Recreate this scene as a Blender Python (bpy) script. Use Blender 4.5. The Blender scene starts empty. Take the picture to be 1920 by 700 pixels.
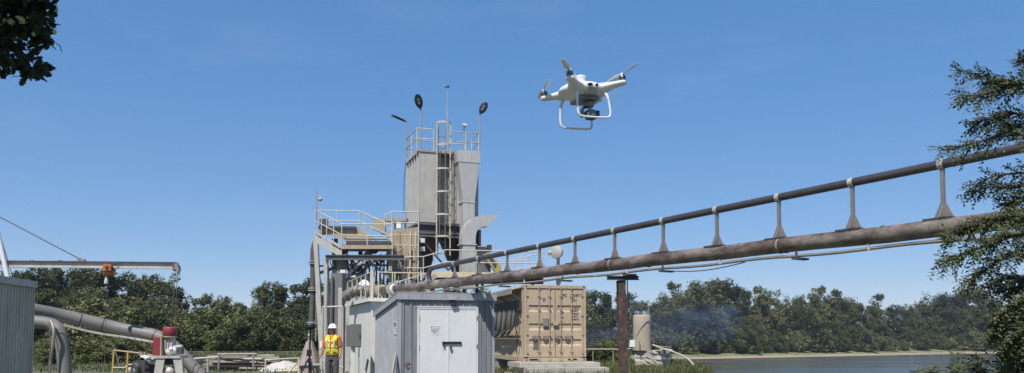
import bpy, bmesh, math, random
from mathutils import Vector, Matrix
V = Vector
R = math.radians
SC = bpy.context.scene
COL = SC.collection
random.seed(7)

# ------------------------------------------------------------------ camera
CAM_Z = 1.55
F = 1500.0                       # focal length in photo pixels (1920 wide)
PITCH = math.atan(90 / F)        # looking slightly up
cd = bpy.data.cameras.new('camera')
cd.sensor_width = 36.0
cd.lens = 36.0 * F / 1920
cd.shift_y = 190 / 1920          # the photograph is the upper part of a taller frame
cd.clip_start = 0.05
cd.clip_end = 8000
cam = bpy.data.objects.new('camera', cd)
cam.location = (0, 0, CAM_Z)
cam.rotation_euler = (R(90) + PITCH, 0, 0)
COL.objects.link(cam)
SC.camera = cam

# ------------------------------------------------------------------ sky and sun
SUN_EL, SUN_AZ = R(56), R(201)   # azimuth clockwise from +Y
wd = bpy.data.worlds.new('World')
SC.world = wd
wd.use_nodes = True
nt = wd.node_tree
nt.nodes.clear()
sky = nt.nodes.new('ShaderNodeTexSky')
sky.sky_type = 'NISHITA'
sky.sun_disc = False
sky.sun_elevation = SUN_EL
sky.sun_rotation = SUN_AZ
sky.air_density = 0.8
sky.dust_density = 0.1
sky.ozone_density = 4.5
sky.altitude = 100
tc = nt.nodes.new('ShaderNodeTexCoord')
# thin high cloud: a faint veil stretched along the horizon
mp = nt.nodes.new('ShaderNodeMapping')
mp.inputs['Scale'].default_value = (2.2, 2.2, 9.0)
nz = nt.nodes.new('ShaderNodeTexNoise')
nz.inputs['Scale'].default_value = 1.7
nz.inputs['Detail'].default_value = 7
nz.inputs['Roughness'].default_value = 0.62
rp = nt.nodes.new('ShaderNodeValToRGB')
rp.color_ramp.elements[0].position = 0.55
rp.color_ramp.elements[0].color = (0, 0, 0, 1)
rp.color_ramp.elements[1].position = 0.85
rp.color_ramp.elements[1].color = (0.09, 0.09, 0.09, 1)
mx = nt.nodes.new('ShaderNodeMixRGB')
mx.inputs['Color2'].default_value = (3.6, 3.9, 4.4, 1)
bg = nt.nodes.new('ShaderNodeBackground')
bg.inputs['Strength'].default_value = 0.15
wo = nt.nodes.new('ShaderNodeOutputWorld')
nt.links.new(tc.outputs['Generated'], mp.inputs['Vector'])
nt.links.new(mp.outputs['Vector'], nz.inputs['Vector'])
nt.links.new(nz.outputs['Fac'], rp.inputs['Fac'])
nt.links.new(rp.outputs['Color'], mx.inputs['Fac'])
ga = nt.nodes.new('ShaderNodeGamma')          # softer fall-off from horizon to zenith
ga.inputs['Gamma'].default_value = 0.43
hs = nt.nodes.new('ShaderNodeHueSaturation')
hs.inputs['Saturation'].default_value = 1.85
mu = nt.nodes.new('ShaderNodeMixRGB')
mu.blend_type = 'MULTIPLY'
mu.inputs['Fac'].default_value = 1.0
mu.inputs['Color2'].default_value = (1.62, 1.62, 1.84, 1)
nt.links.new(sky.outputs['Color'], ga.inputs['Color'])
nt.links.new(ga.outputs['Color'], hs.inputs['Color'])
nt.links.new(hs.outputs['Color'], mu.inputs['Color1'])
nt.links.new(mu.outputs['Color'], mx.inputs['Color1'])
nt.links.new(mx.outputs['Color'], bg.inputs['Color'])
nt.links.new(bg.outputs['Background'], wo.inputs['Surface'])

sd = bpy.data.lights.new('sun', 'SUN')
sd.energy = 4.9
sd.angle = R(0.53)
sd.color = (1.0, 0.955, 0.88)
sun = bpy.data.objects.new('sun', sd)
_to = V((math.sin(SUN_AZ) * math.cos(SUN_EL), math.cos(SUN_AZ) * math.cos(SUN_EL), math.sin(SUN_EL)))
sun.rotation_euler = _to.to_track_quat('Z', 'Y').to_euler()
sun.location = (-20, -40, 60)
COL.objects.link(sun)

vs = SC.view_settings
vs.view_transform = 'Standard'
vs.look = 'None'
vs.exposure = 0.3
vs.gamma = 1.0
vs.use_curve_mapping = False
SC.render.engine = 'CYCLES'

# ------------------------------------------------------------------ helpers
_ct, _st = math.cos(PITCH), math.sin(PITCH)
def P(px, py, Y):
    """photo pixel + distance along the ground -> world point"""
    x, y = (px - 960) / F, (540 - py) / F
    d = V((x, _ct - y * _st, _st + y * _ct))
    d *= Y / d.y
    return V((d.x, d.y, d.z + CAM_Z))
def XA(px, Y):
    return P(px, 630, Y).x

class FR:
    """upright local frame: a to the right along the face, b away from the viewer, z up"""
    def __init__(s, x, y, yaw):
        s.o = V((x, y, 0)); t = R(yaw)
        s.u = V((math.cos(t), math.sin(t), 0)); s.v = V((-math.sin(t), math.cos(t), 0))
    def __call__(s, a, b, z):
        return s.o + s.u * a + s.v * b + V((0, 0, z))
    def hit(s, px, py, b=0.0):
        """(a, z) where the pixel's ray meets the frame's face at depth b"""
        d = P(px, py, 10.0) - V((0, 0, CAM_Z))
        o = s.o + s.v * b - V((0, 0, 0))
        t = (o.dot(s.v)) / (d.dot(s.v))
        w = d * t + V((0, 0, CAM_Z))
        return (w - s.o).dot(s.u), w.z
    def pt(s, px, py, b=0.0):
        a, z = s.hit(px, py, b)
        return s(a, b, z)

def tag(o, label=None, cat=None, group=None, kind=None):
    if label: o['label'] = label
    if cat: o['category'] = cat
    if group: o['group'] = group
    if kind: o['kind'] = kind
    return o
def thing(name, label, cat, loc, group=None):
    o = bpy.data.objects.new(name, None)
    o.empty_display_size = 0.2
    o.location = loc
    COL.objects.link(o)
    return tag(o, label, cat, group)
def root_of(o):
    while o.parent: o = o.parent
    return o

class MB:
    def __init__(s): s.v = []; s.f = []; s.sm = []
    def add(s, vs, fs, smooth=False):
        n = len(s.v)
        s.v += [tuple(p) for p in vs]
        for f in fs:
            s.f.append([i + n for i in f]); s.sm.append(smooth)
        return s
    def loft(s, rings, smooth=False, cap=True, closed=True):
        n = len(rings[0]); vs = [p for r in rings for p in r]; fs = []
        for k in range(len(rings) - 1):
            for i in range(n if closed else n - 1):
                j = (i + 1) % n
                fs.append([k * n + i, k * n + j, (k + 1) * n + j, (k + 1) * n + i])
        s.add(vs, fs, smooth)
        if cap and closed:
            s.add(rings[0][::-1], [list(range(n))]); s.add(rings[-1], [list(range(n))])
        return s
    def box(s, c, hx, hy, hz):
        c = V(c); r = []
        for k in (-1, 1):
            r.append([c - hx - hy + hz * k, c + hx - hy + hz * k, c + hx + hy + hz * k, c - hx + hy + hz * k])
        return s.loft(r)
    def abox(s, x0, x1, y0, y1, z0, z1):
        return s.box(((x0 + x1) / 2, (y0 + y1) / 2, (z0 + z1) / 2), V(((x1 - x0) / 2, 0, 0)), V((0, (y1 - y0) / 2, 0)), V((0, 0, (z1 - z0) / 2)))
    def fbox(s, fr, a0, a1, b0, b1, z0, z1):
        return s.box(fr((a0 + a1) / 2, (b0 + b1) / 2, (z0 + z1) / 2), fr.u * ((a1 - a0) / 2), fr.v * ((b1 - b0) / 2), V((0, 0, (z1 - z0) / 2)))
    def sweep(s, pts, prof, up=None, smooth=False, scales=None, cap=True):
        """profile points (right, up) swept along a polyline"""
        pts = [V(p) for p in pts]; rings = []
        t0 = (pts[1] - pts[0]).normalized()
        if up is None: up = V((0, 0, 1)) if abs(t0.z) < 0.95 else V((0, 1, 0))
        up = V(up)
        for i, p in enumerate(pts):
            a = pts[i] - pts[i - 1] if i else pts[1] - pts[0]
            b = pts[i + 1] - pts[i] if i < len(pts) - 1 else pts[i] - pts[i - 1]
            t = (a.normalized() + b.normalized())
            if t.length < 1e-6: t = a
            t.normalize()
            rt = t.cross(up)
            if rt.length < 1e-4: rt = V((1, 0, 0))
            rt.normalize(); u2 = rt.cross(t).normalized(); up = u2
            k = scales[i] if scales else 1.0
            m = 1.0
            if 0 < i < len(pts) - 1:
                m = 1 / max(0.35, math.cos(a.angle(b) / 2)) if a.length > 1e-9 and b.length > 1e-9 else 1
            rings.append([p + (rt * x * m + u2 * y) * k for x, y in prof])
        return s.loft(rings, smooth, cap)
    def tube(s, pts, r, n=8, smooth=True, scales=None, up=None):
        prof = [(r * math.cos(2 * math.pi * i / n), r * math.sin(2 * math.pi * i / n)) for i in range(n)]
        return s.sweep(pts, prof, up, smooth, scales)
    def bar(s, p, q, w, h, up=None):
        return s.sweep([p, q], [(-w / 2, -h / 2), (w / 2, -h / 2), (w / 2, h / 2), (-w / 2, h / 2)], up)
    def ibeam(s, p, q, w, h, t=0.02, up=None):
        a, b, k = w / 2, h / 2, t / 2
        pr = [(-a, -b), (a, -b), (a, -b + t), (k, -b + t), (k, b - t), (a, b - t), (a, b), (-a, b), (-a, b - t), (-k, b - t), (-k, -b + t), (-a, -b + t)]
        return s.sweep([p, q], pr, up)
    def lathe(s, base, axis, prof, n=16, smooth=True, cap=True):
        ax = V(axis).normalized(); rt = ax.orthogonal().normalized(); fw = ax.cross(rt)
        rings = [[V(base) + ax * h + (rt * math.cos(2 * math.pi * i / n) + fw * math.sin(2 * math.pi * i / n)) * r for i in range(n)] for r, h in prof]
        return s.loft(rings, smooth, cap)
    def prism(s, poly, vec):
        vec = V(vec); return s.loft([[V(p) for p in poly], [V(p) + vec for p in poly]])
    def build(s, name, mat, parent=None, weld=False):
        org = root_of(parent).location if parent else V((0, 0, 0))
        me = bpy.data.meshes.new(name)
        me.from_pydata([(x - org[0], y - org[1], z - org[2]) for x, y, z in s.v], [], s.f)
        me.polygons.foreach_set('use_smooth', s.sm)
        bm = bmesh.new(); bm.from_mesh(me)
        if weld: bmesh.ops.remove_doubles(bm, verts=bm.verts, dist=1e-5)
        bmesh.ops.recalc_face_normals(bm, faces=bm.faces)
        bm.to_mesh(me); bm.free()
        me.materials.append(mat)
        o = bpy.data.objects.new(name, me)
        COL.objects.link(o)
        if parent: o.parent = parent
        return o
    def solo(s, name, mat, label, cat, group=None, loc=None):
        """a thing that is one mesh, its origin at the base of its shape"""
        if loc is None:
            n = len(s.v)
            loc = (sum(p[0] for p in s.v) / n, sum(p[1] for p in s.v) / n, min(p[2] for p in s.v))
        s.v = [(p[0] - loc[0], p[1] - loc[1], p[2] - loc[2]) for p in s.v]
        o = s.build(name, mat); o.location = loc
        return tag(o, label, cat, group)

def bevel(o, w=0.01, seg=2):
    m = o.modifiers.new('bevel', 'BEVEL'); m.width = w; m.segments = seg; m.limit_method = 'ANGLE'; m.angle_limit = R(40)
    return o
def lerp(a, b, t): return a + (b - a) * t
def arc(c, r, a0, a1, n, ex, ez):
    """points on a circle arc about c in the plane of ex, ez"""
    return [V(c) + V(ex) * (r * math.cos(lerp(a0, a1, i / n))) + V(ez) * (r * math.sin(lerp(a0, a1, i / n))) for i in range(n + 1)]
def smooth_path(pts, n=6):
    pts = [V(p) for p in pts]; out = []
    for i in range(len(pts) - 1):
        p0 = pts[max(i - 1, 0)]; p1 = pts[i]; p2 = pts[i + 1]; p3 = pts[min(i + 2, len(pts) - 1)]
        for k in range(n):
            t = k / n
            out.append(0.5 * ((2 * p1) + (p2 - p0) * t + (2 * p0 - 5 * p1 + 4 * p2 - p3) * t * t + (3 * p1 - p0 - 3 * p2 + p3) * t ** 3))
    return out + [pts[-1]]

# ------------------------------------------------------------------ materials
def M(name, col, rough=0.6, metal=0.0, var=0.18, scale=3.0, dirt=None, dirt_amt=0.5, streak=(1, 1, 1), dscale=2.5, bump=0.0, bscale=40.0, spec=0.5, dlo=0.5):
    m = bpy.data.materials.new(name); m.use_nodes = True
    t = m.node_tree; n = t.nodes; L = t.links
    b = n['Principled BSDF']
    b.inputs['Roughness'].default_value = rough
    b.inputs['Metallic'].default_value = metal
    b.inputs['Specular IOR Level'].default_value = spec
    tc = n.new('ShaderNodeTexCoord')
    nz = n.new('ShaderNodeTexNoise'); nz.inputs['Scale'].default_value = scale; nz.inputs['Detail'].default_value = 8; nz.inputs['Roughness'].default_value = 0.65
    L.new(tc.outputs['Object'], nz.inputs['Vector'])
    rp = n.new('ShaderNodeValToRGB')
    lo = [max(0, c * (1 - var)) for c in col]; hi = [min(1, c * (1 + var)) for c in col]
    rp.color_ramp.elements[0].position = 0.3; rp.color_ramp.elements[0].color = (*lo, 1)
    rp.color_ramp.elements[1].position = 0.7; rp.color_ramp.elements[1].color = (*hi, 1)
    L.new(nz.outputs['Fac'], rp.inputs['Fac'])
    out = rp.outputs['Color']
    if dirt:
        mp = n.new('ShaderNodeMapping'); mp.inputs['Scale'].default_value = streak
        L.new(tc.outputs['Object'], mp.inputs['Vector'])
        n2 = n.new('ShaderNodeTexNoise'); n2.inputs['Scale'].default_value = dscale; n2.inputs['Detail'].default_value = 9; n2.inputs['Roughness'].default_value = 0.7
        L.new(mp.outputs['Vector'], n2.inputs['Vector'])
        r2 = n.new('ShaderNodeValToRGB')
        r2.color_ramp.elements[0].position = dlo; r2.color_ramp.elements[0].color = (0, 0, 0, 1)
        r2.color_ramp.elements[1].position = min(1, dlo + 0.22); r2.color_ramp.elements[1].color = (dirt_amt,) * 3 + (1,)
        L.new(n2.outputs['Fac'], r2.inputs['Fac'])
        mx = n.new('ShaderNodeMixRGB'); mx.inputs['Color2'].default_value = (*dirt, 1)
        L.new(r2.outputs['Color'], mx.inputs['Fac']); L.new(out, mx.inputs['Color1'])
        out = mx.outputs['Color']
    L.new(out, b.inputs['Base Color'])
    if bump:
        n3 = n.new('ShaderNodeTexNoise'); n3.inputs['Scale'].default_value = bscale; n3.inputs['Detail'].default_value = 6
        L.new(tc.outputs['Object'], n3.inputs['Vector'])
        bp = n.new('ShaderNodeBump'); bp.inputs['Strength'].default_value = bump; bp.inputs['Distance'].default_value = 0.02
        L.new(n3.outputs['Fac'], bp.inputs['Height']); L.new(bp.outputs['Normal'], b.inputs['Normal'])
    return m
def leaf_mat(name, c0, c1, trans=0.25, rough=0.55):
    m = bpy.data.materials.new(name); m.use_nodes = True
    t = m.node_tree; n = t.nodes; L = t.links
    b = n['Principled BSDF']; b.inputs['Roughness'].default_value = rough; b.inputs['Specular IOR Level'].default_value = 0.3
    g = n.new('ShaderNodeNewGeometry')
    oi = n.new('ShaderNodeObjectInfo')
    rp = n.new('ShaderNodeValToRGB')
    rp.color_ramp.elements[0].color = (*c0, 1); rp.color_ramp.elements[1].color = (*c1, 1)
    L.new(g.outputs['Random Per Island'], rp.inputs['Fac'])
    hs = n.new('ShaderNodeHueSaturation')
    ma = n.new('ShaderNodeMapRange'); ma.inputs['To Min'].default_value = 0.62; ma.inputs['To Max'].default_value = 1.4
    L.new(oi.outputs['Random'], ma.inputs['Value']); L.new(ma.outputs['Result'], hs.inputs['Value'])
    mb = n.new('ShaderNodeMapRange'); mb.inputs['To Min'].default_value = 0.515; mb.inputs['To Max'].default_value = 0.482
    L.new(oi.outputs['Random'], mb.inputs['Value']); L.new(mb.outputs['Result'], hs.inputs['Hue'])
    L.new(rp.outputs['Color'], hs.inputs['Color'])
    L.new(hs.outputs['Color'], b.inputs['Base Color'])
    tr = n.new('ShaderNodeBsdfTranslucent'); L.new(hs.outputs['Color'], tr.inputs['Color'])
    mx = n.new('ShaderNodeMixShader'); mx.inputs['Fac'].default_value = trans
    L.new(b.outputs['BSDF'], mx.inputs[1]); L.new(tr.outputs['BSDF'], mx.inputs[2])
    L.new(mx.outputs['Shader'], n['Material Output'].inputs['Surface'])
    return m

RUST = (0.10, 0.045, 0.025)
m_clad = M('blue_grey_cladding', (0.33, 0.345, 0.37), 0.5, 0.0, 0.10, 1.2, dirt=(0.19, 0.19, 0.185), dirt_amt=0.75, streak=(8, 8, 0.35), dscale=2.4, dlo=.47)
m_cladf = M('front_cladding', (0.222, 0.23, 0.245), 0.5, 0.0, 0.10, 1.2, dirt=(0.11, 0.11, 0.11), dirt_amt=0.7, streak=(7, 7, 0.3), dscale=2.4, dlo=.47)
m_riser = M('riser_pipe', (0.10, 0.097, 0.09), 0.55, 0.2, 0.2, 2.0, dirt=(0.17, 0.15, 0.12), dirt_amt=0.5)
m_clad2 = M('grey_cladding', (0.52, 0.455, 0.37), 0.55, 0.0, 0.12, 1.2, dirt=(0.14, 0.13, 0.11), dirt_amt=0.5, streak=(5, 5, 0.35))
m_white = M('white_painted_steel', (0.64, 0.64, 0.635), 0.5, 0.0, 0.05, 2.0, dirt=(0.36, 0.33, 0.29), dirt_amt=0.45, streak=(6, 6, 0.4), dlo=0.56)
m_cream = M('cream_boards', (0.64, 0.62, 0.57), 0.7, 0.0, 0.08, 2.0, dirt=(0.28, 0.25, 0.20), dirt_amt=0.6, streak=(7, 7, 0.3), dlo=0.52)
m_tan = M('container_tan', (0.425, 0.33, 0.225), 0.55, 0.0, 0.1, 1.0, dirt=(0.22, 0.155, 0.105), dirt_amt=0.65, streak=(5, 5, 0.45), dlo=0.52)
m_tan_bar = M('container_bar', (0.40, 0.31, 0.21), 0.5, 0.2, 0.12, 6.0, dirt=(0.2, 0.12, 0.08), dirt_amt=0.6)
m_pipe = M('weathered_pipe', (0.225, 0.19, 0.16), 0.42, 0.0, 0.35, 3.0, dirt=(0.062, 0.036, 0.026), dirt_amt=0.95, streak=(1.0, 1.0, 2.0), dscale=1.6, dlo=0.385, bump=0.2)
m_pipe2 = M('dark_rail_pipe', (0.095, 0.09, 0.092), 0.38, 0.5, 0.2, 3.0, dirt=(0.09, 0.055, 0.04), dirt_amt=0.5)
m_bracket = M('bracket_steel', (0.27, 0.245, 0.225), 0.5, 0.4, 0.25, 6.0, dirt=RUST, dirt_amt=0.5, dscale=6)
m_clamp = M('clamp_galvanised', (0.52, 0.48, 0.43), 0.45, 0.4, 0.15, 10.0)
m_conduit = M('conduit', (0.29, 0.255, 0.205), 0.5, 0.3, 0.2, 3.0, dirt=(0.2, 0.14, 0.1), dirt_amt=0.5)
m_rust = M('rusty_post', (0.05, 0.036, 0.032), 0.8, 0.1, 0.4, 5.0, dirt=(0.30, 0.115, 0.055), dirt_amt=0.9, streak=(4, 4, 1.3), dscale=3.6, dlo=0.50, bump=0.2)
m_steel = M('grey_painted_steel', (0.30, 0.29, 0.275), 0.5, 0.1, 0.15, 2.5, dirt=(0.13, 0.11, 0.09), dirt_amt=0.5, streak=(4, 4, 0.5))
m_lsteel = M('light_painted_steel', (0.43, 0.41, 0.37), 0.5, 0.1, 0.12, 2.5, dirt=(0.22, 0.17, 0.12), dirt_amt=0.55, streak=(4, 4, 0.5))
m_rail = M('rail_paint', (0.46, 0.43, 0.37), 0.5, 0.0, 0.15, 4.0, dirt=(0.36, 0.27, 0.15), dirt_amt=0.7, dscale=3)
m_yrail = M('yellowed_rail_paint', (0.52, 0.44, 0.30), 0.5, 0.0, 0.15, 4.0, dirt=(0.5, 0.47, 0.40), dirt_amt=0.7, dscale=3)
m_tower = M('tower_sheet', (0.40, 0.38, 0.345), 0.5, 0.1, 0.1, 1.0, dirt=(0.23, 0.20, 0.165), dirt_amt=0.6, streak=(3.5, 3.5, 0.25), dlo=.48)
m_duct = M('duct_sheet', (0.45, 0.44, 0.42), 0.45, 0.15, 0.08, 1.5, dirt=(0.24, 0.22, 0.19), dirt_amt=0.45, streak=(4, 4, 0.5))
m_dark = M('dark_steel', (0.055, 0.055, 0.057), 0.6, 0.1, 0.3, 3.0, dirt=(0.12, 0.10, 0.085), dirt_amt=0.5)
m_beam = M('dark_beam', (0.12, 0.115, 0.11), 0.5, 0.2, 0.25, 3.0, dirt=(0.22, 0.19, 0.16), dirt_amt=0.5, streak=(1, 4, 4))
m_black = M('black_plastic', (0.012, 0.012, 0.013), 0.45, 0.0, 0.1)
m_rubber = M('black_rubber', (0.03, 0.029, 0.028), 0.7, 0.0, 0.3, 4.0)
m_tanpl = M('stained_tan_plate', (0.36, 0.285, 0.19), 0.7, 0.0, 0.15, 2.0, dirt=(0.22, 0.14, 0.075), dirt_amt=0.8, streak=(4, 4, 0.5))
m_yellow = M('yellow_paint', (0.48, 0.33, 0.06), 0.5, 0.0, 0.12, 5.0, dirt=(0.3, 0.2, 0.08), dirt_amt=0.6)
m_red = M('red_paint', (0.21, 0.027, 0.033), 0.5, 0.0, 0.08, 4.0, dirt=(0.16, 0.05, 0.04), dirt_amt=0.5)
m_orange = M('hoist_orange', (0.42, 0.12, 0.03), 0.5, 0.0, 0.1, 8.0, dirt=(0.1, 0.06, 0.04), dirt_amt=0.6, dscale=8)
m_conc = M('concrete', (0.40, 0.37, 0.32), 0.9, 0.0, 0.15, 2.0, dirt=(0.2, 0.18, 0.15), dirt_amt=0.6, dscale=3, bump=0.3, bscale=25)
m_conc2 = M('rough_concrete', (0.33, 0.31, 0.275), 0.95, 0.0, 0.25, 3.0, dirt=(0.14, 0.13, 0.11), dirt_amt=0.7, dscale=4, bump=0.7, bscale=12)
m_wood = M('weathered_board', (0.31, 0.28, 0.245), 0.85, 0.0, 0.2, 4.0, dirt=(0.2, 0.17, 0.14), dirt_amt=0.6, streak=(0.6, 5, 5))
m_sand = M('pale_sand', (0.45, 0.435, 0.40), 0.95, 0.0, 0.2, 4.0, dirt=(.27, .25, .22), dirt_amt=.6, dscale=5, bump=0.9, bscale=9)
m_gpipe = M('grey_pipe', (0.175, 0.165, 0.15), 0.6, 0.1, 0.12, 1.5, dirt=(0.14, 0.125, 0.105), dirt_amt=0.5)
m_rope = M('wire_rope', (0.10, 0.085, 0.07), 0.7)
m_hose = M('hose_grey', (0.17, 0.155, 0.135), 0.6, 0.0, 0.3, 3.0)
m_print = M('black_print', (0.03, 0.025, 0.02), 0.7, 0.0, 0.1)
m_printr = M('red_print', (0.25, 0.09, 0.07), 0.7, 0.0, 0.1)
m_sign = M('sign_white', (0.66, 0.66, 0.63), 0.6, 0.0, 0.05, dirt=(0.4, 0.36, 0.3), dirt_amt=0.3)
m_bark = M('bark', (0.085, 0.065, 0.05), 0.9, 0.0, 0.35, 6.0, bump=0.5, bscale=15)
m_pwhite = M('white_gloss_plastic', (0.64, 0.645, 0.65), 0.28, 0.0, 0.02)
m_pgrey = M('grey_plastic', (0.17, 0.175, 0.19), 0.45, 0.0, 0.1, 20)
m_motor = M('motor_metal', (0.16, 0.18, 0.21), 0.35, 0.7, 0.1, 20)
m_blade = M('blade_plastic', (0.72, 0.73, 0.74), 0.4, 0.0, 0.03)
m_glass = M('dark_glass', (0.01, 0.01, 0.012), 0.08, 0.0, 0.0)
m_lens = M('lamp_lens', (0.16, 0.16, 0.15), 0.2, 0.0, 0.02)
m_box = M('enclosure_grey', (0.16, 0.157, 0.152), 0.5, 0.1, 0.08, 3, dirt=(0.16, 0.14, 0.12), dirt_amt=0.4, streak=(5, 5, 0.5))

lf_far = [leaf_mat('leaf_dark', (0.040, 0.054, 0.020), (0.105, 0.122, 0.044)),
          leaf_mat('leaf_mid', (0.055, 0.072, 0.025), (0.145, 0.155, 0.052)),
          leaf_mat('leaf_pale', (0.080, 0.096, 0.038), (0.185, 0.190, 0.075))]
lf_oak = leaf_mat('leaf_oak', (0.014, 0.024, 0.012), (0.030, 0.046, 0.018), 0.06, .85)
lf_elm = leaf_mat('leaf_elm', (0.038, 0.056, 0.022), (0.10, 0.125, 0.045), 0.3)
lf_grass = leaf_mat('grass_blade', (0.05, 0.065, 0.018), (0.13, 0.135, 0.045), 0.2)
# ------------------------------------------------------------------ ground, river, far bank
WATER = -4.5
near_edge = [(60, -20), (32, 0), (15, 12), (9.6, 20), (8.2, 28), (8.3, 34), (9.4, 40), (9.9, 45), (9.0, 62), (2, 110), (-20, 150), (-45, 172)]
far_edge = [(-45, 172), (0, 184), (50, 207), (144, 262), (420, 400), (1500, 800)]
def seg_d(p, poly):
    best = 1e9; side = 1
    for (x0, y0), (x1, y1) in zip(poly, poly[1:]):
        dx, dy = x1 - x0, y1 - y0; L2 = dx * dx + dy * dy
        t = max(0, min(1, ((p[0] - x0) * dx + (p[1] - y0) * dy) / L2))
        ex, ey = p[0] - x0 - t * dx, p[1] - y0 - t * dy
        d = math.hypot(ex, ey)
        if d < best:
            best = d; side = 1 if dx * ey - dy * ex > 0 else -1
    return best * side
def in_river(x, y):
    return seg_d((x, y), near_edge) < 0 and seg_d((x, y), far_edge) < 0
def ground_z(x, y):
    dn, df = seg_d((x, y), near_edge), seg_d((x, y), far_edge)
    if dn < 0 and df < 0:                       # river bed
        d = min(-dn, -df)
        if -dn < -df: return max(-5.6, -d * 0.62)
        return max(-5.6, WATER - d * 0.15)
    if df >= 0 and (dn < 0 or df < 400 and y > 150):   # far bank
        return WATER + min(3.2, 0.04 + df * 0.10)
    return 0.0
def axis(lo, hi, fine0, fine1, step, grow=1.25):
    xs = []; x = fine0
    while x <= fine1: xs.append(x); x += step
    s = step; x = xs[-1]
    while x < hi: s *= grow; x += s; xs.append(x)
    s = step; x = fine0; pre = []
    while x > lo: s *= grow; x -= s; pre.append(x)
    return pre[::-1] + xs
gx = axis(-2500, 2500, -30, 60, 1.6, 1.12); gy = axis(-300, 3000, 20, 70, 1.6, 1.08)
mb = MB()
vsx = [(x, y, ground_z(x, y) + (0.0 if abs(x) > 300 else random.uniform(-0.03, 0.03))) for y in gy for x in gx]
nx = len(gx)
mb.add(vsx, [[j * nx + i, j * nx + i + 1, (j + 1) * nx + i + 1, (j + 1) * nx + i] for j in range(len(gy) - 1) for i in range(nx - 1)], True)
m_ground = M('ground_earth', (0.105, 0.10, 0.06), 0.95, 0.0, 0.35, 0.5, dirt=(0.075, 0.095, 0.035), dirt_amt=0.9, dscale=0.25, dlo=0.45, bump=0.5, bscale=4)
g = mb.build('ground', m_ground); tag(g, kind='structure')

m_water = bpy.data.materials.new('river_water'); m_water.use_nodes = True
t = m_water.node_tree; n = t.nodes; L = t.links
b = n['Principled BSDF']
b.inputs['Base Color'].default_value = (0.075, 0.08, 0.07, 1); b.inputs['Roughness'].default_value = 0.12; b.inputs['IOR'].default_value = 1.33
tcw = n.new('ShaderNodeTexCoord'); mpw = n.new('ShaderNodeMapping'); mpw.inputs['Scale'].default_value = (0.28, 1.0, 1); mpw.inputs['Rotation'].default_value = (0, 0, R(-28))
nzw = n.new('ShaderNodeTexNoise'); nzw.inputs['Scale'].default_value = 0.9; nzw.inputs['Detail'].default_value = 8; nzw.inputs['Roughness'].default_value = 0.6
bpw = n.new('ShaderNodeBump'); bpw.inputs['Strength'].default_value = 0.6; bpw.inputs['Distance'].default_value = 0.35
L.new(tcw.outputs['Object'], mpw.inputs['Vector']); L.new(mpw.outputs['Vector'], nzw.inputs['Vector'])
L.new(nzw.outputs['Fac'], bpw.inputs['Height']); L.new(bpw.outputs['Normal'], b.inputs['Normal'])
nz2 = n.new('ShaderNodeTexNoise'); nz2.inputs['Scale'].default_value = 0.05; nz2.inputs['Detail'].default_value = 6
mp2 = n.new('ShaderNodeMapping'); mp2.inputs['Scale'].default_value = (0.25, 1.6, 1); mp2.inputs['Rotation'].default_value = (0, 0, R(-28))
L.new(tcw.outputs['Object'], mp2.inputs['Vector']); L.new(mp2.outputs['Vector'], nz2.inputs['Vector'])
mr = n.new('ShaderNodeMapRange'); mr.inputs['From Min'].default_value = .35; mr.inputs['From Max'].default_value = .65; mr.inputs['To Min'].default_value = .15; mr.inputs['To Max'].default_value = 1.0
L.new(nz2.outputs['Fac'], mr.inputs['Value']); L.new(mr.outputs['Result'], bpw.inputs['Strength'])
mr2 = n.new('ShaderNodeMapRange'); mr2.inputs['From Min'].default_value = .35; mr2.inputs['From Max'].default_value = .65; mr2.inputs['To Min'].default_value = .05; mr2.inputs['To Max'].default_value = .28
L.new(nz2.outputs['Fac'], mr2.inputs['Value']); L.new(mr2.outputs['Result'], b.inputs['Roughness'])
mb = MB()
mb.add([(-60, -60, WATER), (1600, -60, WATER), (1600, 820, WATER), (-60, 180, WATER)], [[0, 1, 2, 3]])
wtr = mb.build('river', m_water); tag(wtr, kind='structure')

# pale sandy strip at the far water line: a thin uneven sheet on the bank
m_shore = M('shore_sand', (0.27, 0.225, 0.155), 0.95, 0, 0.2, 0.3, dirt=(0.12, 0.13, 0.05), dirt_amt=0.8, dscale=0.15, dlo=0.5)
m_verge = M('bank_grass', (0.15, 0.17, 0.06), 0.95, 0, 0.35, 0.6, dirt=(0.22, 0.18, 0.10), dirt_amt=0.6, dscale=0.2)
def bank_strip(name, d0, d1, mat, lift):
    top = []; bot = []
    for (x0, y0), (x1, y1) in zip(far_edge[1:4], far_edge[2:5]):
        L0 = math.hypot(x1 - x0, y1 - y0); nxn, nyn = -(y1 - y0) / L0, (x1 - x0) / L0
        k = int(L0 / 4)
        for i in range(k):
            x, y = lerp(x0, x1, i / k), lerp(y0, y1, i / k)
            w0, w1 = d0, d1 * random.uniform(0.8, 1.2)
            for arr, w in ((bot, w0), (top, w1)):
                px_, py_ = x + nxn * w, y + nyn * w
                arr.append((px_, py_, WATER + 0.04 + max(0, w) * 0.10 + lift))
    nn = len(top); mb = MB()
    mb.add(bot + top, [[i, i + 1, nn + i + 1, nn + i] for i in range(nn - 1)], True)
    o = mb.build(name, mat); tag(o, kind='structure')
bank_strip('shore', -0.6, 6.0, m_shore, 0.06)
bank_strip('grass_verge', 5.5, 19, m_verge, 0.12)

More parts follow.
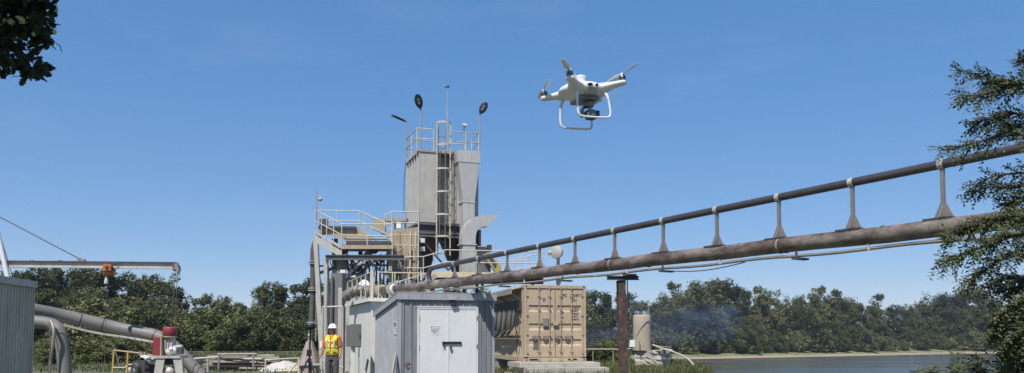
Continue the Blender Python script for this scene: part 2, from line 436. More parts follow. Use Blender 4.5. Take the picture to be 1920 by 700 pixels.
# ------------------------------------------------------------------ trees of the far woods
def leaf_quad(mb, c, nrm, size, rng):
    a = nrm.orthogonal().normalized(); b = nrm.cross(a)
    th = rng.uniform(0, 6.28); d = a * math.cos(th) + b * math.sin(th); e = nrm.cross(d)
    w = size * rng.uniform(0.4, 0.7)
    mb.v += [tuple(c - d * size), tuple(c + e * w - nrm * size * 0.25), tuple(c + d * size), tuple(c - e * w - nrm * size * 0.25)]
    n = len(mb.v) - 4
    mb.f += [[n, n + 1, n + 2], [n, n + 2, n + 3]]; mb.sm += [False, False]
def crown_mesh(rng, H, W, z0, limbs, per, leaf, top=1.0, loose=0.3):
    """crown of leafy limbs: each limb leaves the stem, rises and carries drooping leaf sprays of unequal size"""
    mb = MB(); cs = []
    lean = V((rng.uniform(-.05, .05), rng.uniform(-.05, .05), 0))
    for i in range(limbs):
        t = (i + rng.random()) / limbs
        zs = lerp(z0, H * .84, t)                                   # where the limb leaves the stem
        env = W * (1.0 - .72 * t ** 1.7) * rng.uniform(.55, 1.12) * (.7 + .3 * min(1, t * 4))
        th = i * 2.399 + rng.uniform(-.7, .7)
        rise = rng.uniform(.25, .75) * env * (.4 + t) + (H * .13 if t > .8 else 0)
        tip = V((env * math.cos(th), env * math.sin(th), min(H * .97 - .25 * W * rng.random(), zs + rise))) + lean * zs
        root = V((0, 0, zs - .2 * env)) + lean * zs
        cs.append((tip, root))
        ns = rng.randint(4, 7)
        for k in range(ns):
            u = rng.uniform(.35, 1.08)
            c = root.lerp(tip, u) + V((rng.gauss(0, .16), rng.gauss(0, .16), rng.gauss(.05, .12))) * W
            a, b_, cc = W * rng.uniform(.10, .24), W * rng.uniform(.10, .22), W * rng.uniform(.10, .26)
            rot = rng.uniform(0, 3.14); cr_, sr_ = math.cos(rot), math.sin(rot)
            for q in range(int(per * rng.uniform(.5, 1.4))):
                d = V((rng.gauss(0, 1), rng.gauss(0, 1), rng.gauss(.2, 1))).normalized()
                rr = rng.uniform(.55, 1.0) if rng.random() > loose else rng.uniform(.9, 1.55)
                e = V((d.x * a * rr, d.y * b_ * rr, d.z * cc * rr))
                p = c + V((e.x * cr_ - e.y * sr_, e.x * sr_ + e.y * cr_, e.z))
                p.z = max(.15, p.z)
                nr = (d * .6 + V((rng.gauss(0, .45), rng.gauss(0, .45), rng.gauss(.55, .4)))).normalized()
                leaf_quad(mb, p, nr, leaf * rng.uniform(.5, 1.35), rng)
    return mb, cs
def trunk_mesh(rng, H, z0, cs, r):
    mb = MB()
    top = V((rng.uniform(-.4, .4), rng.uniform(-.4, .4), H * 0.8))
    path = smooth_path([V((0, 0, -0.3)), V((rng.uniform(-.2, .2), rng.uniform(-.2, .2), H * 0.3)), top], 4)
    mb.tube(path, r, 8, True, [lerp(1, 0.25, i / (len(path) - 1)) for i in range(len(path))])
    for tip, root in cs[::2]:
        k = max(0.12, min(0.9, root.z / (H * .8))); b0 = path[int(k * (len(path) - 1))]
        mb.tube([b0, b0.lerp(tip, .5) + V((0, 0, -.1)), tip], r * 0.3, 5, True, [1, .6, .2])
    return mb
protos = []
specs = [(10, 3.3, 0.8, 26, 70, .19, .9, .45), (10, 2.6, 0.7, 24, 66, .19, .75, .5), (10, 4.0, 0.8, 32, 66, .20, .95, .45),
         (10, 2.1, 2.2, 15, 52, .17, .7, .6), (10, 3.0, 0.5, 25, 74, .18, .8, .5), (10, 3.5, 0.5, 22, 84, .19, .8, .4)]
for k, (H, W, z0, cl, per, lf, tp, lo) in enumerate(specs):
    rng = random.Random(100 + k)
    cm, cs = crown_mesh(rng, H, W, z0, cl, per, lf, tp, lo)
    tm = trunk_mesh(rng, H, z0, cs, 0.22)
    protos.append((cm, tm))
def proto_meshes(cm, tm, mat, nm):
    out = []
    for q, mm, nme in ((cm, mat, 'crown'), (tm, m_bark, 'trunk')):
        me = bpy.data.meshes.new(nme); me.from_pydata(q.v, [], q.f); me.materials.append(mm)
        me.polygons.foreach_set('use_smooth', q.sm); out.append(me)
    return out
PM = {}
for k, (cm, tm) in enumerate(protos):
    for j in range(3): PM[k, j] = proto_meshes(cm, tm, lf_far[j], 'tree')
rb = random.Random(55)
bush_m = crown_mesh(rb, 3, 2.2, 0.1, 20, 80, .13, .8, .45)[0]
BM = []
for j in range(3):
    me = bpy.data.meshes.new('bush'); me.from_pydata(bush_m.v, [], bush_m.f); me.materials.append(lf_far[j]); BM.append(me)

def tree_at(px, top_py, Y, base, k, j, label, group, name='leafy_tree', wide=1.0, rng=random):
    p = P(px, top_py, Y); H = p.z - base
    t = thing(name, label, 'tree', (p.x, Y, base), group)
    s = H / 10.0
    for me, nm in zip(PM[k, j], ('crown', 'trunk')):
        o = bpy.data.objects.new(nm, me); COL.objects.link(o); o.parent = t
    t.scale = (s * wide, s * wide, s); t.rotation_euler = (0, 0, rng.uniform(0, 6.28))
    return t
def bush_at(px, Y, base, h, j, label, group, rng=random):
    o = bpy.data.objects.new('bush', BM[j]); COL.objects.link(o)
    s = h / 3.0; o.scale = (s * rng.uniform(1.0, 1.5), s * rng.uniform(1.0, 1.4), s)
    o.rotation_euler = (0, 0, rng.uniform(0, 6.28)); o.location = (XA(px, Y), Y, base)
    return tag(o, label, 'bush', group)
def interp(tab, x):
    for (x0, y0), (x1, y1) in zip(tab, tab[1:]):
        if x0 <= x <= x1: return lerp(y0, y1, (x - x0) / (x1 - x0))
    return tab[0][1] if x < tab[0][0] else tab[-1][1]
def far_depth(px):
    # where the pixel's direction crosses the far water line
    k = (px - 960) / F
    for (x0, y0), (x1, y1) in zip(far_edge, far_edge[1:]):
        den = (x1 - x0) - k * (y1 - y0)
        if abs(den) < 1e-9: continue
        t_ = (k * y0 - x0) / den
        if 0 <= t_ <= 1: return y0 + t_ * (y1 - y0)
    return 185
sil_r = [(1085, 548), (1130, 547), (1165, 552), (1190, 556), (1208, 580), (1235, 566), (1252, 556), (1285, 552), (1310, 536), (1350, 530), (1385, 538), (1425, 545), (1460, 570), (1490, 557), (1515, 548), (1550, 556), (1585, 560), (1610, 570), (1645, 574), (1680, 580), (1720, 576), (1750, 560), (1790, 547), (1830, 544), (1860, 556), (1900, 574), (1990, 565), (2060, 560)]
rng = random.Random(3)
LR = 'dense green tree in the wood along the far river bank'
px = 1080
while px < 2040:
    Y = far_depth(px) + rng.uniform(25, 33)
    tree_at(px, interp(sil_r, px) + rng.uniform(-2, 5), Y, WATER + 2.6, rng.choice([0, 1, 2, 4, 5]), rng.choice([0, 0, 1, 1, 2]), LR, 'trees of the far bank wood', wide=rng.uniform(.85, 1.15), rng=rng)
    px += rng.uniform(24, 34)
px = 1070
while px < 2030:
    Y = far_depth(px) + rng.uniform(17, 22)
    tree_at(px, interp(sil_r, px) + rng.uniform(28, 58), Y, WATER + 1.8, rng.choice([0, 2, 4, 1, 5]), rng.choice([0, 1, 0, 1]), LR, 'trees of the far bank wood', wide=rng.uniform(1.1, 1.4), rng=rng)
    px += rng.uniform(26, 38)
for px, py, lab in ((1262, 530, 'tall thin pale tree rising above the far wood behind the concrete pillar'), (1341, 526, 'broad pale crowned tall tree behind the far river wood'), (1424, 537, 'airy pale tree topping the far wood right of the broad pale one'), (1537, 538, 'slim pale tree standing above the middle of the far wood'), (1567, 544, 'smaller slim pale tree just right of the slim pale one'), (1645, 552, 'lone wispy pale tree over the low part of the far wood')):
    tree_at(px, py, far_depth(px) + 31, WATER + 2.8, 3, 2, lab, None, 'tall_tree', wide=1.0 if px != 1341 else 1.5, rng=rng)
px = 1080
while px < 2030:
    Y = far_depth(px) + rng.uniform(14, 17)
    bush_at(px, Y, WATER + 1.3, rng.uniform(2.5, 6.5), rng.choice([0, 1, 1, 2]), 'low green bush at the foot of the far bank wood', 'bushes along the far bank', rng)
    px += rng.uniform(20, 38)

sil_l = [(-60, 520), (30, 518), (60, 508), (90, 506), (130, 502), (170, 504), (210, 510), (245, 512), (268, 522), (300, 521), (322, 530), (345, 548), (370, 549), (395, 560), (430, 567), (462, 567), (478, 550), (495, 535), (525, 532), (560, 526), (590, 522), (650, 520), (700, 525), (760, 530), (860, 540), (1000, 545), (1090, 550)]
LL = 'dark green tree in the wood behind the crane and pipes'
px = -70
while px < 1060:
    Y = rng.uniform(104, 114)
    lab, gr = (LL, 'trees of the wood behind the plant') if px < 560 else ('dark green tree in the wood seen between the plant columns', 'trees behind the plant columns')
    tree_at(px, interp(sil_l, px) + rng.uniform(-3, 6), Y, 0, rng.choice([0, 1, 2, 4, 5]), rng.choice([0, 1, 1, 0, 2]), lab, gr, wide=rng.uniform(.85, 1.15), rng=rng)
    px += rng.uniform(32, 46) if px < 600 else 60
px = -60
while px < 700:
    Y = rng.uniform(92, 99)
    lab, gr = (LL, 'trees of the wood behind the plant') if px < 560 else ('dark green tree in the wood seen between the plant columns', 'trees behind the plant columns')
    tree_at(px, interp(sil_l, px) + rng.uniform(35, 66), Y, 0, rng.choice([0, 2, 4, 5]), rng.choice([0, 1, 1, 2]), lab, gr, wide=rng.uniform(1.15, 1.5), rng=rng)
    px += rng.uniform(36, 54)
px = -50
while px < 720:
    Y = rng.uniform(80, 88)
    bush_at(px, Y, 0, rng.uniform(2.2, 4.6), rng.choice([0, 1, 1, 2]), 'rounded green bush in front of the wood behind the plant', 'bushes in front of the left wood', rng)
    px += rng.uniform(26, 44)
# ------------------------------------------------------------------ pipeline on its brackets
PY0 = 18.0
def pk(k, z): return V((PY0 * (.0347 + .0401 * k), PY0 * (1 - .0599 * k), z))
pdir = (pk(1, 0) - pk(0, 0)).normalized()
pside = V((pdir.y, -pdir.x, 0))          # horizontal, to the viewer's side
if pside.y > 0: pside = -pside
PZ = 2.97; PR = 0.121
pl = thing('pipeline', 'long rust stained grey slurry pipe running level past the shed to the river', 'pipe', pk(0, 0))
MB().tube([pk(-6.6 + 18.6 * i / 40, PZ + (0 if i in (0, 40) else .007 * math.sin(i * 1.3) + .004 * math.sin(i * 2.9))) for i in range(41)], PR, 28).build('pipe', m_pipe, pl)
mb_f = lambda k, w, r: MB().lathe(pk(k, PZ) - pdir * w / 2, pdir, [(r, 0), (r, w)], 28)
for k in (-5.35, -3.4, -2.2, -0.55, 1.05, 2.72, 4.4, 5.1, 6.35, 8.3):
    mb_f(k, 0.018, PR + 0.006).build('weld_ring', m_pipe, pl)
for k in (-1.42, 1.92, 5.02):
    mb_f(k, 0.035, PR + 0.005).build('strap', m_conduit, pl)
for k in (-6.6, -6.5, -5.95):
    mb_f(k, 0.05, PR + 0.07).build('flange', m_lsteel, pl)
o = mb_f(-5.8, 0.16, PR + 0.03).build('collar', m_white, pl); o['label'] = 'white collar where pipe leaves the shed roof'
# conduit under the pipe
cdt = thing('conduit', 'thin tan conduit slung under the long slurry pipe', 'conduit', pk(0, 0))
zc = PZ - PR - 0.055
pts = []
for i in range(60):
    k = -4.6 + 16.6 * i / 59
    sag = -0.012 * math.sin(i * 0.9) - 0.01
    pts.append(pk(k, zc + sag) + pside * 0.03)
MB().tube(pts, 0.024, 8).build('conduit_tube', m_conduit, cdt)
lp = [pk(3.0 + 1.5 * i / 10, zc - 0.035 - 0.075 * math.sin(math.pi * i / 10)) + pside * 0.05 for i in range(11)]
MB().tube(lp, 0.009, 6).build('loose_cable', m_rubber, cdt)
for k in (-3.2, -1.1, 0.75, 3.08, 5.3, 7.4):
    q = pk(k, zc)
    mb = MB(); mb.bar(q + pside * 0.16 + V((0, 0, -.06)), q - pside * 0.14 + V((0, 0, -.06)), 0.10, 0.03)
    mb.bar(q + pside * 0.10 + V((0, 0, -.06)), q + pside * 0.10 + V((0, 0, 0.07)), 0.03, 0.02)
    mb.build('hanger', m_dark, cdt)
for k in (-4.0, -2.1, -.4, 1.55, 2.3, 4.1, 6.2):
    q = pk(k, zc) + pside * 0.062
    MB().bar(q + V((0, 0, -.03)), q + V((0, 0, .055)), 0.035, 0.012).build('clip', m_clamp, cdt)

# dark upper pipe carried on posts with triangular feet
def uz(k): return 3.575 + 0.034 * k
up_ = thing('upper_pipe', 'thin dark pipe carried on posts above the slurry pipe', 'pipe', pk(0, 0))
upts = [pk(-4.05, PZ + 0.10), pk(-4.12, uz(-4) - 0.16)] + [pk(-4.05, uz(-4) - 0.05), pk(-3.9, uz(-4) + 0.0)] + [pk(k, uz(k)) for k in (-2, 0, 2, 4, 6, 8, 10, 12)]
MB().tube(upts, 0.062, 18).build('pipe', m_pipe2, up_)
for k in range(-3, 10):
    kk = k + random.uniform(-.03, .03)
    z1 = uz(kk); b0 = PZ + PR
    post = MB(); post.bar(pk(kk, b0 + 0.03), pk(kk, z1 - 0.05), 0.05, 0.045, up=pdir)
    po = post.build('post', m_bracket, up_)
    c = pk(kk, b0 + 0.012)
    mb = MB()
    mb.prism([c - pdir * 0.13 - pside * .006, c + pdir * 0.13 - pside * .006, c + pdir * 0.035 + V((0, 0, .20)) - pside * .006, c - pdir * 0.035 + V((0, 0, .20)) - pside * .006], pside * 0.012)
    mb.prism([c - pside * 0.10 - pdir * .006, c + pside * 0.10 - pdir * .006, c + pside * 0.03 + V((0, 0, .16)) - pdir * .006, c - pside * 0.03 + V((0, 0, .16)) - pdir * .006], pdir * 0.012)
    mb.build('gusset', m_bracket, po)
    mb = MB(); mb.box(c - pdir * 0.06 + V((0, 0, -0.012)), pdir * 0.19, pside * 0.07, V((0, 0, 0.014))); mb.build('foot_plate', m_dark, po)
    MB().lathe(pk(kk, z1) - pdir * 0.045, pdir, [(0.069, 0), (0.069, 0.075)], 16).build('clamp', m_clamp, up_)

# rusty support post
sk = 2.12
q = pk(sk, 0)
sp = thing('support_post', 'rusty H-section steel post holding up the slurry pipe', 'post', q)
fx = V((1, 0.12, 0)).normalized(); fy = V((-fx.y, fx.x, 0))
mb = MB(); mb.ibeam(q + V((0.045, 0, -0.3)), q + V((-0.01, 0, PZ - PR - 0.21)), 0.15, 0.15, 0.016, up=fy)
mb.build('column', m_rust, sp)
cz = PZ - PR - 0.165
mb = MB(); mb.ibeam(q - fx * 0.30 + V((0, 0, cz)) - fy * 0.05, q + fx * 0.33 + V((0, 0, cz)) - fy * 0.05, 0.12, 0.075, 0.014)
mb.build('cross_bar', m_dark, sp)
mb = MB(); mb.bar(q + fx * 0.0 - fy * 0.14 + V((0, 0, cz + .052)), q + fx * 0.26 - fy * 0.14 + V((0, 0, cz + .052)), 0.08, 0.04)
mb.build('saddle', m_dark, sp)
mb = MB(); mb.tube([q + fx * .10 - fy * .06 + V((0, 0, cz - .04)), q + fx * .115 - fy * .10 + V((0, 0, 1.45))], 0.012, 6)
mb.build('cable_drop', m_rubber, sp)
jb = q + fx * 0.165 - fy * 0.05 + V((0.02, 0, 1.40))
t_ = thing('junction_box', 'small white junction box fixed to the rusty post', 'junction box', jb - V((0, 0, .07)))
bevel(MB().box(jb, fx * 0.055, fy * 0.04, V((0, 0, 0.07))).build('body', m_sign, t_), .008)
bevel(MB().box(jb - fy * 0.045, fx * 0.05, fy * 0.006, V((0, 0, 0.064))).build('cover', m_sign, t_), .004)
MB().tube([jb + V((0, 0, -.07)), jb + V((0, 0, -.14))], .012, 6).build('gland', m_box, t_)

# ------------------------------------------------------------------ front shed
SH = FR(XA(748, 20), 20, 20)
SL, SD, SZF, SZB = 2.49, 3.24, 2.62, 2.24
shed = thing('metal_shed', 'blue grey ribbed metal shed with white double doors', 'shed', SH(0, 0, 0))
def rib_panel(fr, a0, a1, z0, z1, pitch, depth, rib, b=0.0, ztop=None, th=0.02, along='a'):
    """ribbed sheet, ribs standing out towards -b; ztop(a) gives a sloped top"""
    pts = []; a = a0; 
    pts.append((a0, b))
    c = a0 + pitch / 2
    while c + rib < a1:
        pts += [(c - rib, b), (c - rib * .6, b - depth), (c + rib * .6, b - depth), (c + rib, b)]
        c += pitch
    pts += [(a1, b), (a1, b + th), (a0, b + th)]
    zt = ztop or (lambda a: z1)
    mk = (lambda a, bb, z: fr(a, bb, z)) if along == 'a' else (lambda a, bb, z: fr(bb, a, z))
    return MB().loft([[mk(a, bb, z0) for a, bb in pts], [mk(a, bb, zt(a)) for a, bb in pts]])
dA0, dzt = SH.hit(785.5, 580)
dA1, _ = SH.hit(893, 580)
dAm, _ = SH.hit(839.5, 600)
fz = SZF - 0.155
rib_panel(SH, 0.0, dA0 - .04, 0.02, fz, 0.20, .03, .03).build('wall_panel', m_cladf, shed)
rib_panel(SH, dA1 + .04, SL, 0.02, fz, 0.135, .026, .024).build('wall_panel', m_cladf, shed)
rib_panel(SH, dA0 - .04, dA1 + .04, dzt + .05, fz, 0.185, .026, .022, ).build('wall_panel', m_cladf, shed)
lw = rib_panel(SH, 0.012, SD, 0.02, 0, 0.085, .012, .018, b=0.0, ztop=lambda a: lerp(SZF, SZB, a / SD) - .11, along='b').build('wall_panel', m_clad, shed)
lw['label'] = 'sunlit finely ribbed side wall'
MB().fbox(SH, SL - .02, SL, 0.025, SD, 0.02, SZB - .12).build('wall_panel', m_clad, shed)
MB().fbox(SH, 0.03, SL - .03, SD - .02, SD, 0.02, SZB - .12).build('wall_panel', m_clad, shed)
# corner trim, fascia and roof
MB().fbox(SH, -.03, .055, -.032, -.012, 0, fz).fbox(SH, -.034, -.012, -.03, .05, 0, fz - .003).build('corner_trim', m_clad, shed)
MB().fbox(SH, SL - .04, SL + .02, -.032, -.012, 0, fz).build('corner_trim', m_clad, shed)
f0 = MB(); f0.fbox(SH, -.06, SL + .06, -.075, -.045, fz - .005, SZF + .005); f0.build('fascia', m_clad, shed)
f1 = MB()
f1.loft([[SH(-.062, -.04, SZF - .15), SH(-.036, -.04, SZF - .15), SH(-.036, -.04, SZF + .004), SH(-.062, -.04, SZF + .004)],
         [SH(-.062, SD + .05, SZB - .15), SH(-.036, SD + .05, SZB - .15), SH(-.036, SD + .05, SZB + .004), SH(-.062, SD + .05, SZB + .004)]])
f1.build('fascia', m_clad, shed)
rf = MB(); rf.loft([[SH(-.07, -.08, SZF + .012), SH(SL + .07, -.08, SZF + .012), SH(SL + .07, -.08, SZF + .03), SH(-.07, -.08, SZF + .03)],
                    [SH(-.07, SD + .06, SZB + .012), SH(SL + .07, SD + .06, SZB + .012), SH(SL + .07, SD + .06, SZB + .03), SH(-.07, SD + .06, SZB + .03)]])
rf.build('roof', m_lsteel, shed)
# door frame and leaves
MB().fbox(SH, dA0 - .04, dA0, -.05, .0, .08, dzt + .05).fbox(SH, dA1, dA1 + .04, -.05, .0, .08, dzt + .05).fbox(SH, dA0 - .06, dA1 + .06, -.055, -.003, dzt + .05, dzt + .075).fbox(SH, dA0, dA1, -.046, 0, dzt + .005, dzt + .05).build('door_frame', m_white, shed)
dl = bevel(MB().fbox(SH, dA0 + .006, dAm - .004, -.036, .0, .10, dzt).build('door', m_white, shed), .006)
dr = bevel(MB().fbox(SH, dAm + .004, dA1 - .006, -.036, .0, .10, dzt).build('door', m_white, shed), .006)
MB().fbox(SH, dAm - .018, dAm + .018, -.046, -.037, .10, dzt - .01).build('astragal', m_white, dr)
for zz in (dzt - .22, dzt - .95, .35):
    MB().lathe(SH(dA0 + .002, -.05, zz - .055), (0, 0, 1), [(.013, 0), (.013, .11)], 8).build('hinge', m_lsteel, dl)
    MB().lathe(SH(dA1 + .012, -.05, zz - .055), (0, 0, 1), [(.013, 0), (.013, .11)], 8).build('hinge', m_dark, dr)
la0, lz = SH.hit(828, 643); la1, _ = SH.hit(864, 643)
MB().fbox(SH, la0, la1, -.075, -.048, lz - .028, lz + .028).fbox(SH, la0 + .02, la0 + .06, -.09, -.04, lz - .085, lz - .02).build('latch_bar', m_black, dl)
pk_a, pk_z = SH.hit(844, 652)
mb = MB(); mb.fbox(SH, pk_a - .028, pk_a + .028, -.095, -.06, pk_z - .035, pk_z + .025)
mb.tube(arc(SH(pk_a, -.078, pk_z + .025), .02, 0, math.pi, 6, SH.u, (0, 0, 1)), .006, 6)
mb.build('padlock', m_dark, dl)
sa0, sz1 = SH.hit(806.5, 611.5); sa1, sz0 = SH.hit(826, 628)
sgn = MB().fbox(SH, sa0, sa1, -.0405, -.0365, sz0, sz1).build('warning_sign', m_sign, dl)
mb = MB(); mb.fbox(SH, sa0 + .01, sa1 - .015, -.0425, -.0408, sz1 - .06, sz1 - .018)
mb.build('sign_heading', m_printr, sgn) if False else None
def text_part(body, fr, a, b, z, size, mat, parent, name='lettering', sx=1.0, thick=0.0008, align='LEFT', bold=0.004):
    cu = bpy.data.curves.new(name, 'FONT'); cu.body = body; cu.size = size; cu.extrude = thick; cu.align_x = align; cu.offset = bold
    tmp = bpy.data.objects.new(name, cu); COL.objects.link(tmp)
    dg = bpy.context.evaluated_depsgraph_get()
    me = bpy.data.meshes.new_from_object(tmp.evaluated_get(dg))
    bpy.data.objects.remove(tmp)
    org = root_of(parent).location
    w = fr(a, b, z)
    mt = Matrix((( fr.u.x * sx, 0, -fr.v.x, w.x - org[0]), (fr.u.y * sx, 0, -fr.v.y, w.y - org[1]), (0, 1, 0, w.z - org[2]), (0, 0, 0, 1)))
    me.transform(mt); me.materials.clear(); me.materials.append(mat)
    o = bpy.data.objects.new(name, me); COL.objects.link(o); o.parent = parent
    return o
hd = MB()
hw = sa1 - sa0
hd.fbox(SH, sa0 + .012, sa1 - .02, -.0422, -.0408, sz1 - .024, sz1 - .014).fbox(SH, sa0 + .012, sa1 - .02, -.0422, -.0408, sz1 - .064, sz1 - .056)
hd.fbox(SH, sa0 + .012, sa0 + .035, -.0422, -.0408, sz1 - .056, sz1 - .024).fbox(SH, sa1 - .032, sa1 - .02, -.0422, -.0408, sz1 - .056, sz1 - .024)
hd.build('sign_heading', m_printr, dl)
ln = MB()
for i, (w0, w1) in enumerate(((.06, .8), (.03, .86), (.05, .5), (.25, .8))):
    z_ = sz1 - .095 - i * .026
    ln.fbox(SH, sa0 + hw * w0, sa0 + hw * w1, -.0422, -.0408, z_ - .006, z_ + .004)
ln.build('sign_lines', m_print, dl)
# rust stains under the latch are thin runs of their own
m_stain = M('rust_run', (0.30, 0.24, 0.19), 0.8, 0, 0.2, 8)
mb = MB()
for a_, z0_, z1_ in ((la0 + .03, lz - .26, lz - .09), (la1 - .01, lz - .13, lz - .03), (pk_a - .02, pk_z - .30, pk_z - .04), (pk_a + .026, pk_z - .22, pk_z - .04)):
    mb.fbox(SH, a_ - .004, a_ + .005, -.0375, -.0364, z0_, z1_)
mb.build('rust_runs', m_stain, dl)
# wall lamp over the door
wa, wz = SH.hit(846, 563)
wl = thing('wall_lamp', 'small grey lamp over the white shed doors', 'lamp', SH(wa, -.1, wz - .08))
bevel(MB().fbox(SH, wa - .085, wa + .085, -.19, -.078, wz + .0, wz + .055).build('hood', m_lsteel, wl), .008)
MB().fbox(SH, wa - .055, wa + .055, -.16, -.078, wz - .06, wz - .001).build('housing', m_dark, wl)
MB().fbox(SH, wa - .02, wa + .035, -.15, -.10, wz - .10, wz - .061).build('sensor', m_dark, wl)
# number plate on the side wall and pipe stub on the front
SW = FR(SH(0, 0, 0).x, SH(0, 0, 0).y, 20 - 90)      # side wall seen from the left: a runs towards the viewer
def side(px, py):
    d = P(px, py, 10) - V((0, 0, CAM_Z)); nrm = SH.u; t__ = (SH.o.dot(nrm) - 0.014) / d.dot(nrm); w = d * t__
    return (w - SH.o).dot(SH.v), w.z + CAM_Z
nb, nz_ = side(741.5, 615)
npl = thing('number_plate', 'narrow white plate with black marks on the shed side wall', 'sign', SH(-.02, nb, nz_ - .16))
MB().fbox(SH, -.022, -.016, nb - .13, nb + .13, nz_ - .165, nz_ + .165).build('plate', m_sign, npl)
mb = MB(); rr_ = [SH(-.0235, nb - .01 + .06 * math.cos(i * .5236), nz_ + .085 + .05 * math.sin(i * .5236)) for i in range(13)]
mb.tube(rr_, .014, 5); mb.fbox(SH, -.024, -.0225, nb - .08, nb + .03, nz_ - .03, nz_ - .012).fbox(SH, -.024, -.0225, nb - .06, nb - .02, nz_ - .11, nz_ - .05)
mb.build('marks', m_print, npl)
ra, rz_ = SH.hit(763.5, 682)
st = MB(); ring = [SH(ra + .055 * math.cos(i * .3927), -.04, rz_ + .055 * math.sin(i * .3927)) for i in range(15)]
st.tube(ring, .012, 6)
st.solo('pipe_ring', M('ring_rust', (.22, .10, .08), .7), 'small rusty ring on the shed front beside the doors', 'ring')
# boards leaning on the side wall
for i, (px0, py0, px1, py1, Yt, m_, lb) in enumerate(((742, 664, 729, 706, 20.05, m_wood, 'pale board leaning at the corner of the metal shed'), (744, 668, 741, 712, 19.95, m_dark, 'dark board leaning on the shed corner beside the pale one'), (690, 675, 679, 708, 23.2, m_wood, 'short pale board leaning against the cream hut wall'))):
    a_, b_ = P(px0, py0, Yt), P(px1, py1, Yt - .55)
    b_.z = 0.0; 
    MB().bar(a_, b_, 0.10, 0.035, up=(1, 0, .2)).solo('leaning_board', m_, lb, 'board')

# ------------------------------------------------------------------ cream hut behind the shed
HU = FR(XA(697, 23.35), 23.35, 20)
HD, HZ = 4.4, 2.58; HL = 2.7
hut = thing('board_hut', 'weathered cream boarded hut with a railed flat roof behind the metal shed', 'hut', HU(0, 0, 0))
nb_ = 27
for i in range(nb_):
    b0_, b1_ = HD * i / nb_, HD * (i + 1) / nb_ - .008
    d_ = random.uniform(-.004, .004)
    MB().fbox(HU, d_, .03 + d_, b0_, b1_, random.uniform(.0, .05), HZ - .02).build('board', m_cream, hut)
for i in range(16):
    a0_, a1_ = .06 + (HL - .06) * i / 16, .06 + (HL - .06) * (i + 1) / 16 - .008
    MB().fbox(HU, a0_, a1_, random.uniform(-.004, .004), .03, 0.0, HZ - .02).build('board', m_cream, hut)
MB().fbox(HU, -.02, .10, -.022, -.006, 0, HZ - .03).fbox(HU, -.022, -.006, -.02, .08, 0, HZ - .033).build('corner_board', m_cream, hut)
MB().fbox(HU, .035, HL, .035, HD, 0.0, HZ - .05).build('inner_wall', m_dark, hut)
MB().fbox(HU, -.12, HL + .1, -.14, HD + .12, HZ, HZ + .075).build('roof', m_conc, hut)
MB().fbox(HU, -.135, -.121, -.15, HD + .13, HZ - .03, HZ + .07).fbox(HU, -.12, HL + .1, -.155, -.141, HZ - .03, HZ + .07).build('roof_edge', m_cream, hut)
# roof railing
def rail_run(parent, pts, levels, posts, r=0.021, mat=None, pr=None, base=0.0):
    """top/mid rails through pts (list of floor points) at the given heights and posts at given indices/fractions"""
    mat = mat or m_rail
    for h in levels:
        MB().tube([p + V((0, 0, h)) for p in pts], r, 7).build('rail', mat, parent)
    for p in posts:
        MB().tube([p + V((0, 0, base)), p + V((0, 0, levels[0]))], pr or r, 7).build('post', mat, parent)
rr = thing('roof_railing', 'cream pipe railing along the left edge of the hut roof', 'railing', HU(-.05, 0, HZ + .07))
z_ = HZ + .075
pts = [HU(-.06, -.06, z_), HU(-.06, HD + .05, z_)]
rail_run(rr, pts, (.74, .36), [HU(-.06, lerp(-.06, HD + .05, t_), z_) for t_ in (0, .19, .37, .55, .77, 1.0)], .02, m_rail)
rr = thing('roof_railing', 'yellowed pipe railing across the hut roof above the white collar', 'railing', HU(0, 1.25, HZ + .07))
a_end, _ = HU.hit(801, 515, 1.25)
pts = [HU(.42, 1.25, z_), HU(a_end, 1.25, z_)]
rail_run(rr, pts, (.86, .42), [HU(lerp(.42, a_end, t_), 1.25, z_) for t_ in (0, .28, .33, .62, 1.0)], .02, m_yrail)
sl0, sl1 = HU.pt(736, 532, 1.15), HU.pt(796, 514, 1.15)
MB().tube([sl0, sl1], .018, 6).build('handrail', m_yrail, rr)
MB().bar(HU(-.02, -.06, z_), HU(-.02, -.06, z_ + .78), .09, .05).build('corner_post', m_yrail, rr)
# rubber hose with rope lashings on the roof at the pipe's end
hs = thing('coupling_hose', 'thick ribbed hose lashed with rope at the end of the slurry pipe', 'hose', pk(-6.6, HZ + .08))
e0 = pk(-6.6, PZ); e1 = e0 - pdir * 0.45 + V((-.1, 0, -.0)); e2 = e1 + V((-.55, .15, .02)); e3 = e2 + V((-.35, .2, -.18))
pth = smooth_path([e0, e1, e2, e3], 6)
MB().tube(pth, .15, 16, True, [1 + .10 * (i % 2) for i in range(len(pth))]).build('hose_body', m_gpipe, hs)
for i in range(2, len(pth) - 1, 3):
    d_ = (pth[i + 1] - pth[i - 1]).normalized()
    MB().lathe(pth[i] - d_ * .03, d_, [(.185, 0), (.185, .05)], 16).build('clamp_band', m_bracket if i % 2 else m_conduit, hs)
lash = []
for i in range(60):
    t_ = i / 59; p_ = pth[int(t_ * (len(pth) - 1))]; th = i * .9
    lash.append(p_ + V((0.03 * math.sin(th), .20 * math.cos(th), .20 * math.sin(th))))
MB().tube(lash, .014, 5).build('rope', m_conduit, hs)
# vent tank behind the hose
vt = P(683, 540, 28.5)
MB().lathe((vt.x, vt.y, HZ + .08), (0, 0, 1), [(.32, 0), (.32, .42), (.36, .43), (.30, .62), (.12, .86), (.0, .90)], 18).solo('vent_cowl', m_white, 'white round vent cowl behind the hut roof railing', 'vent')

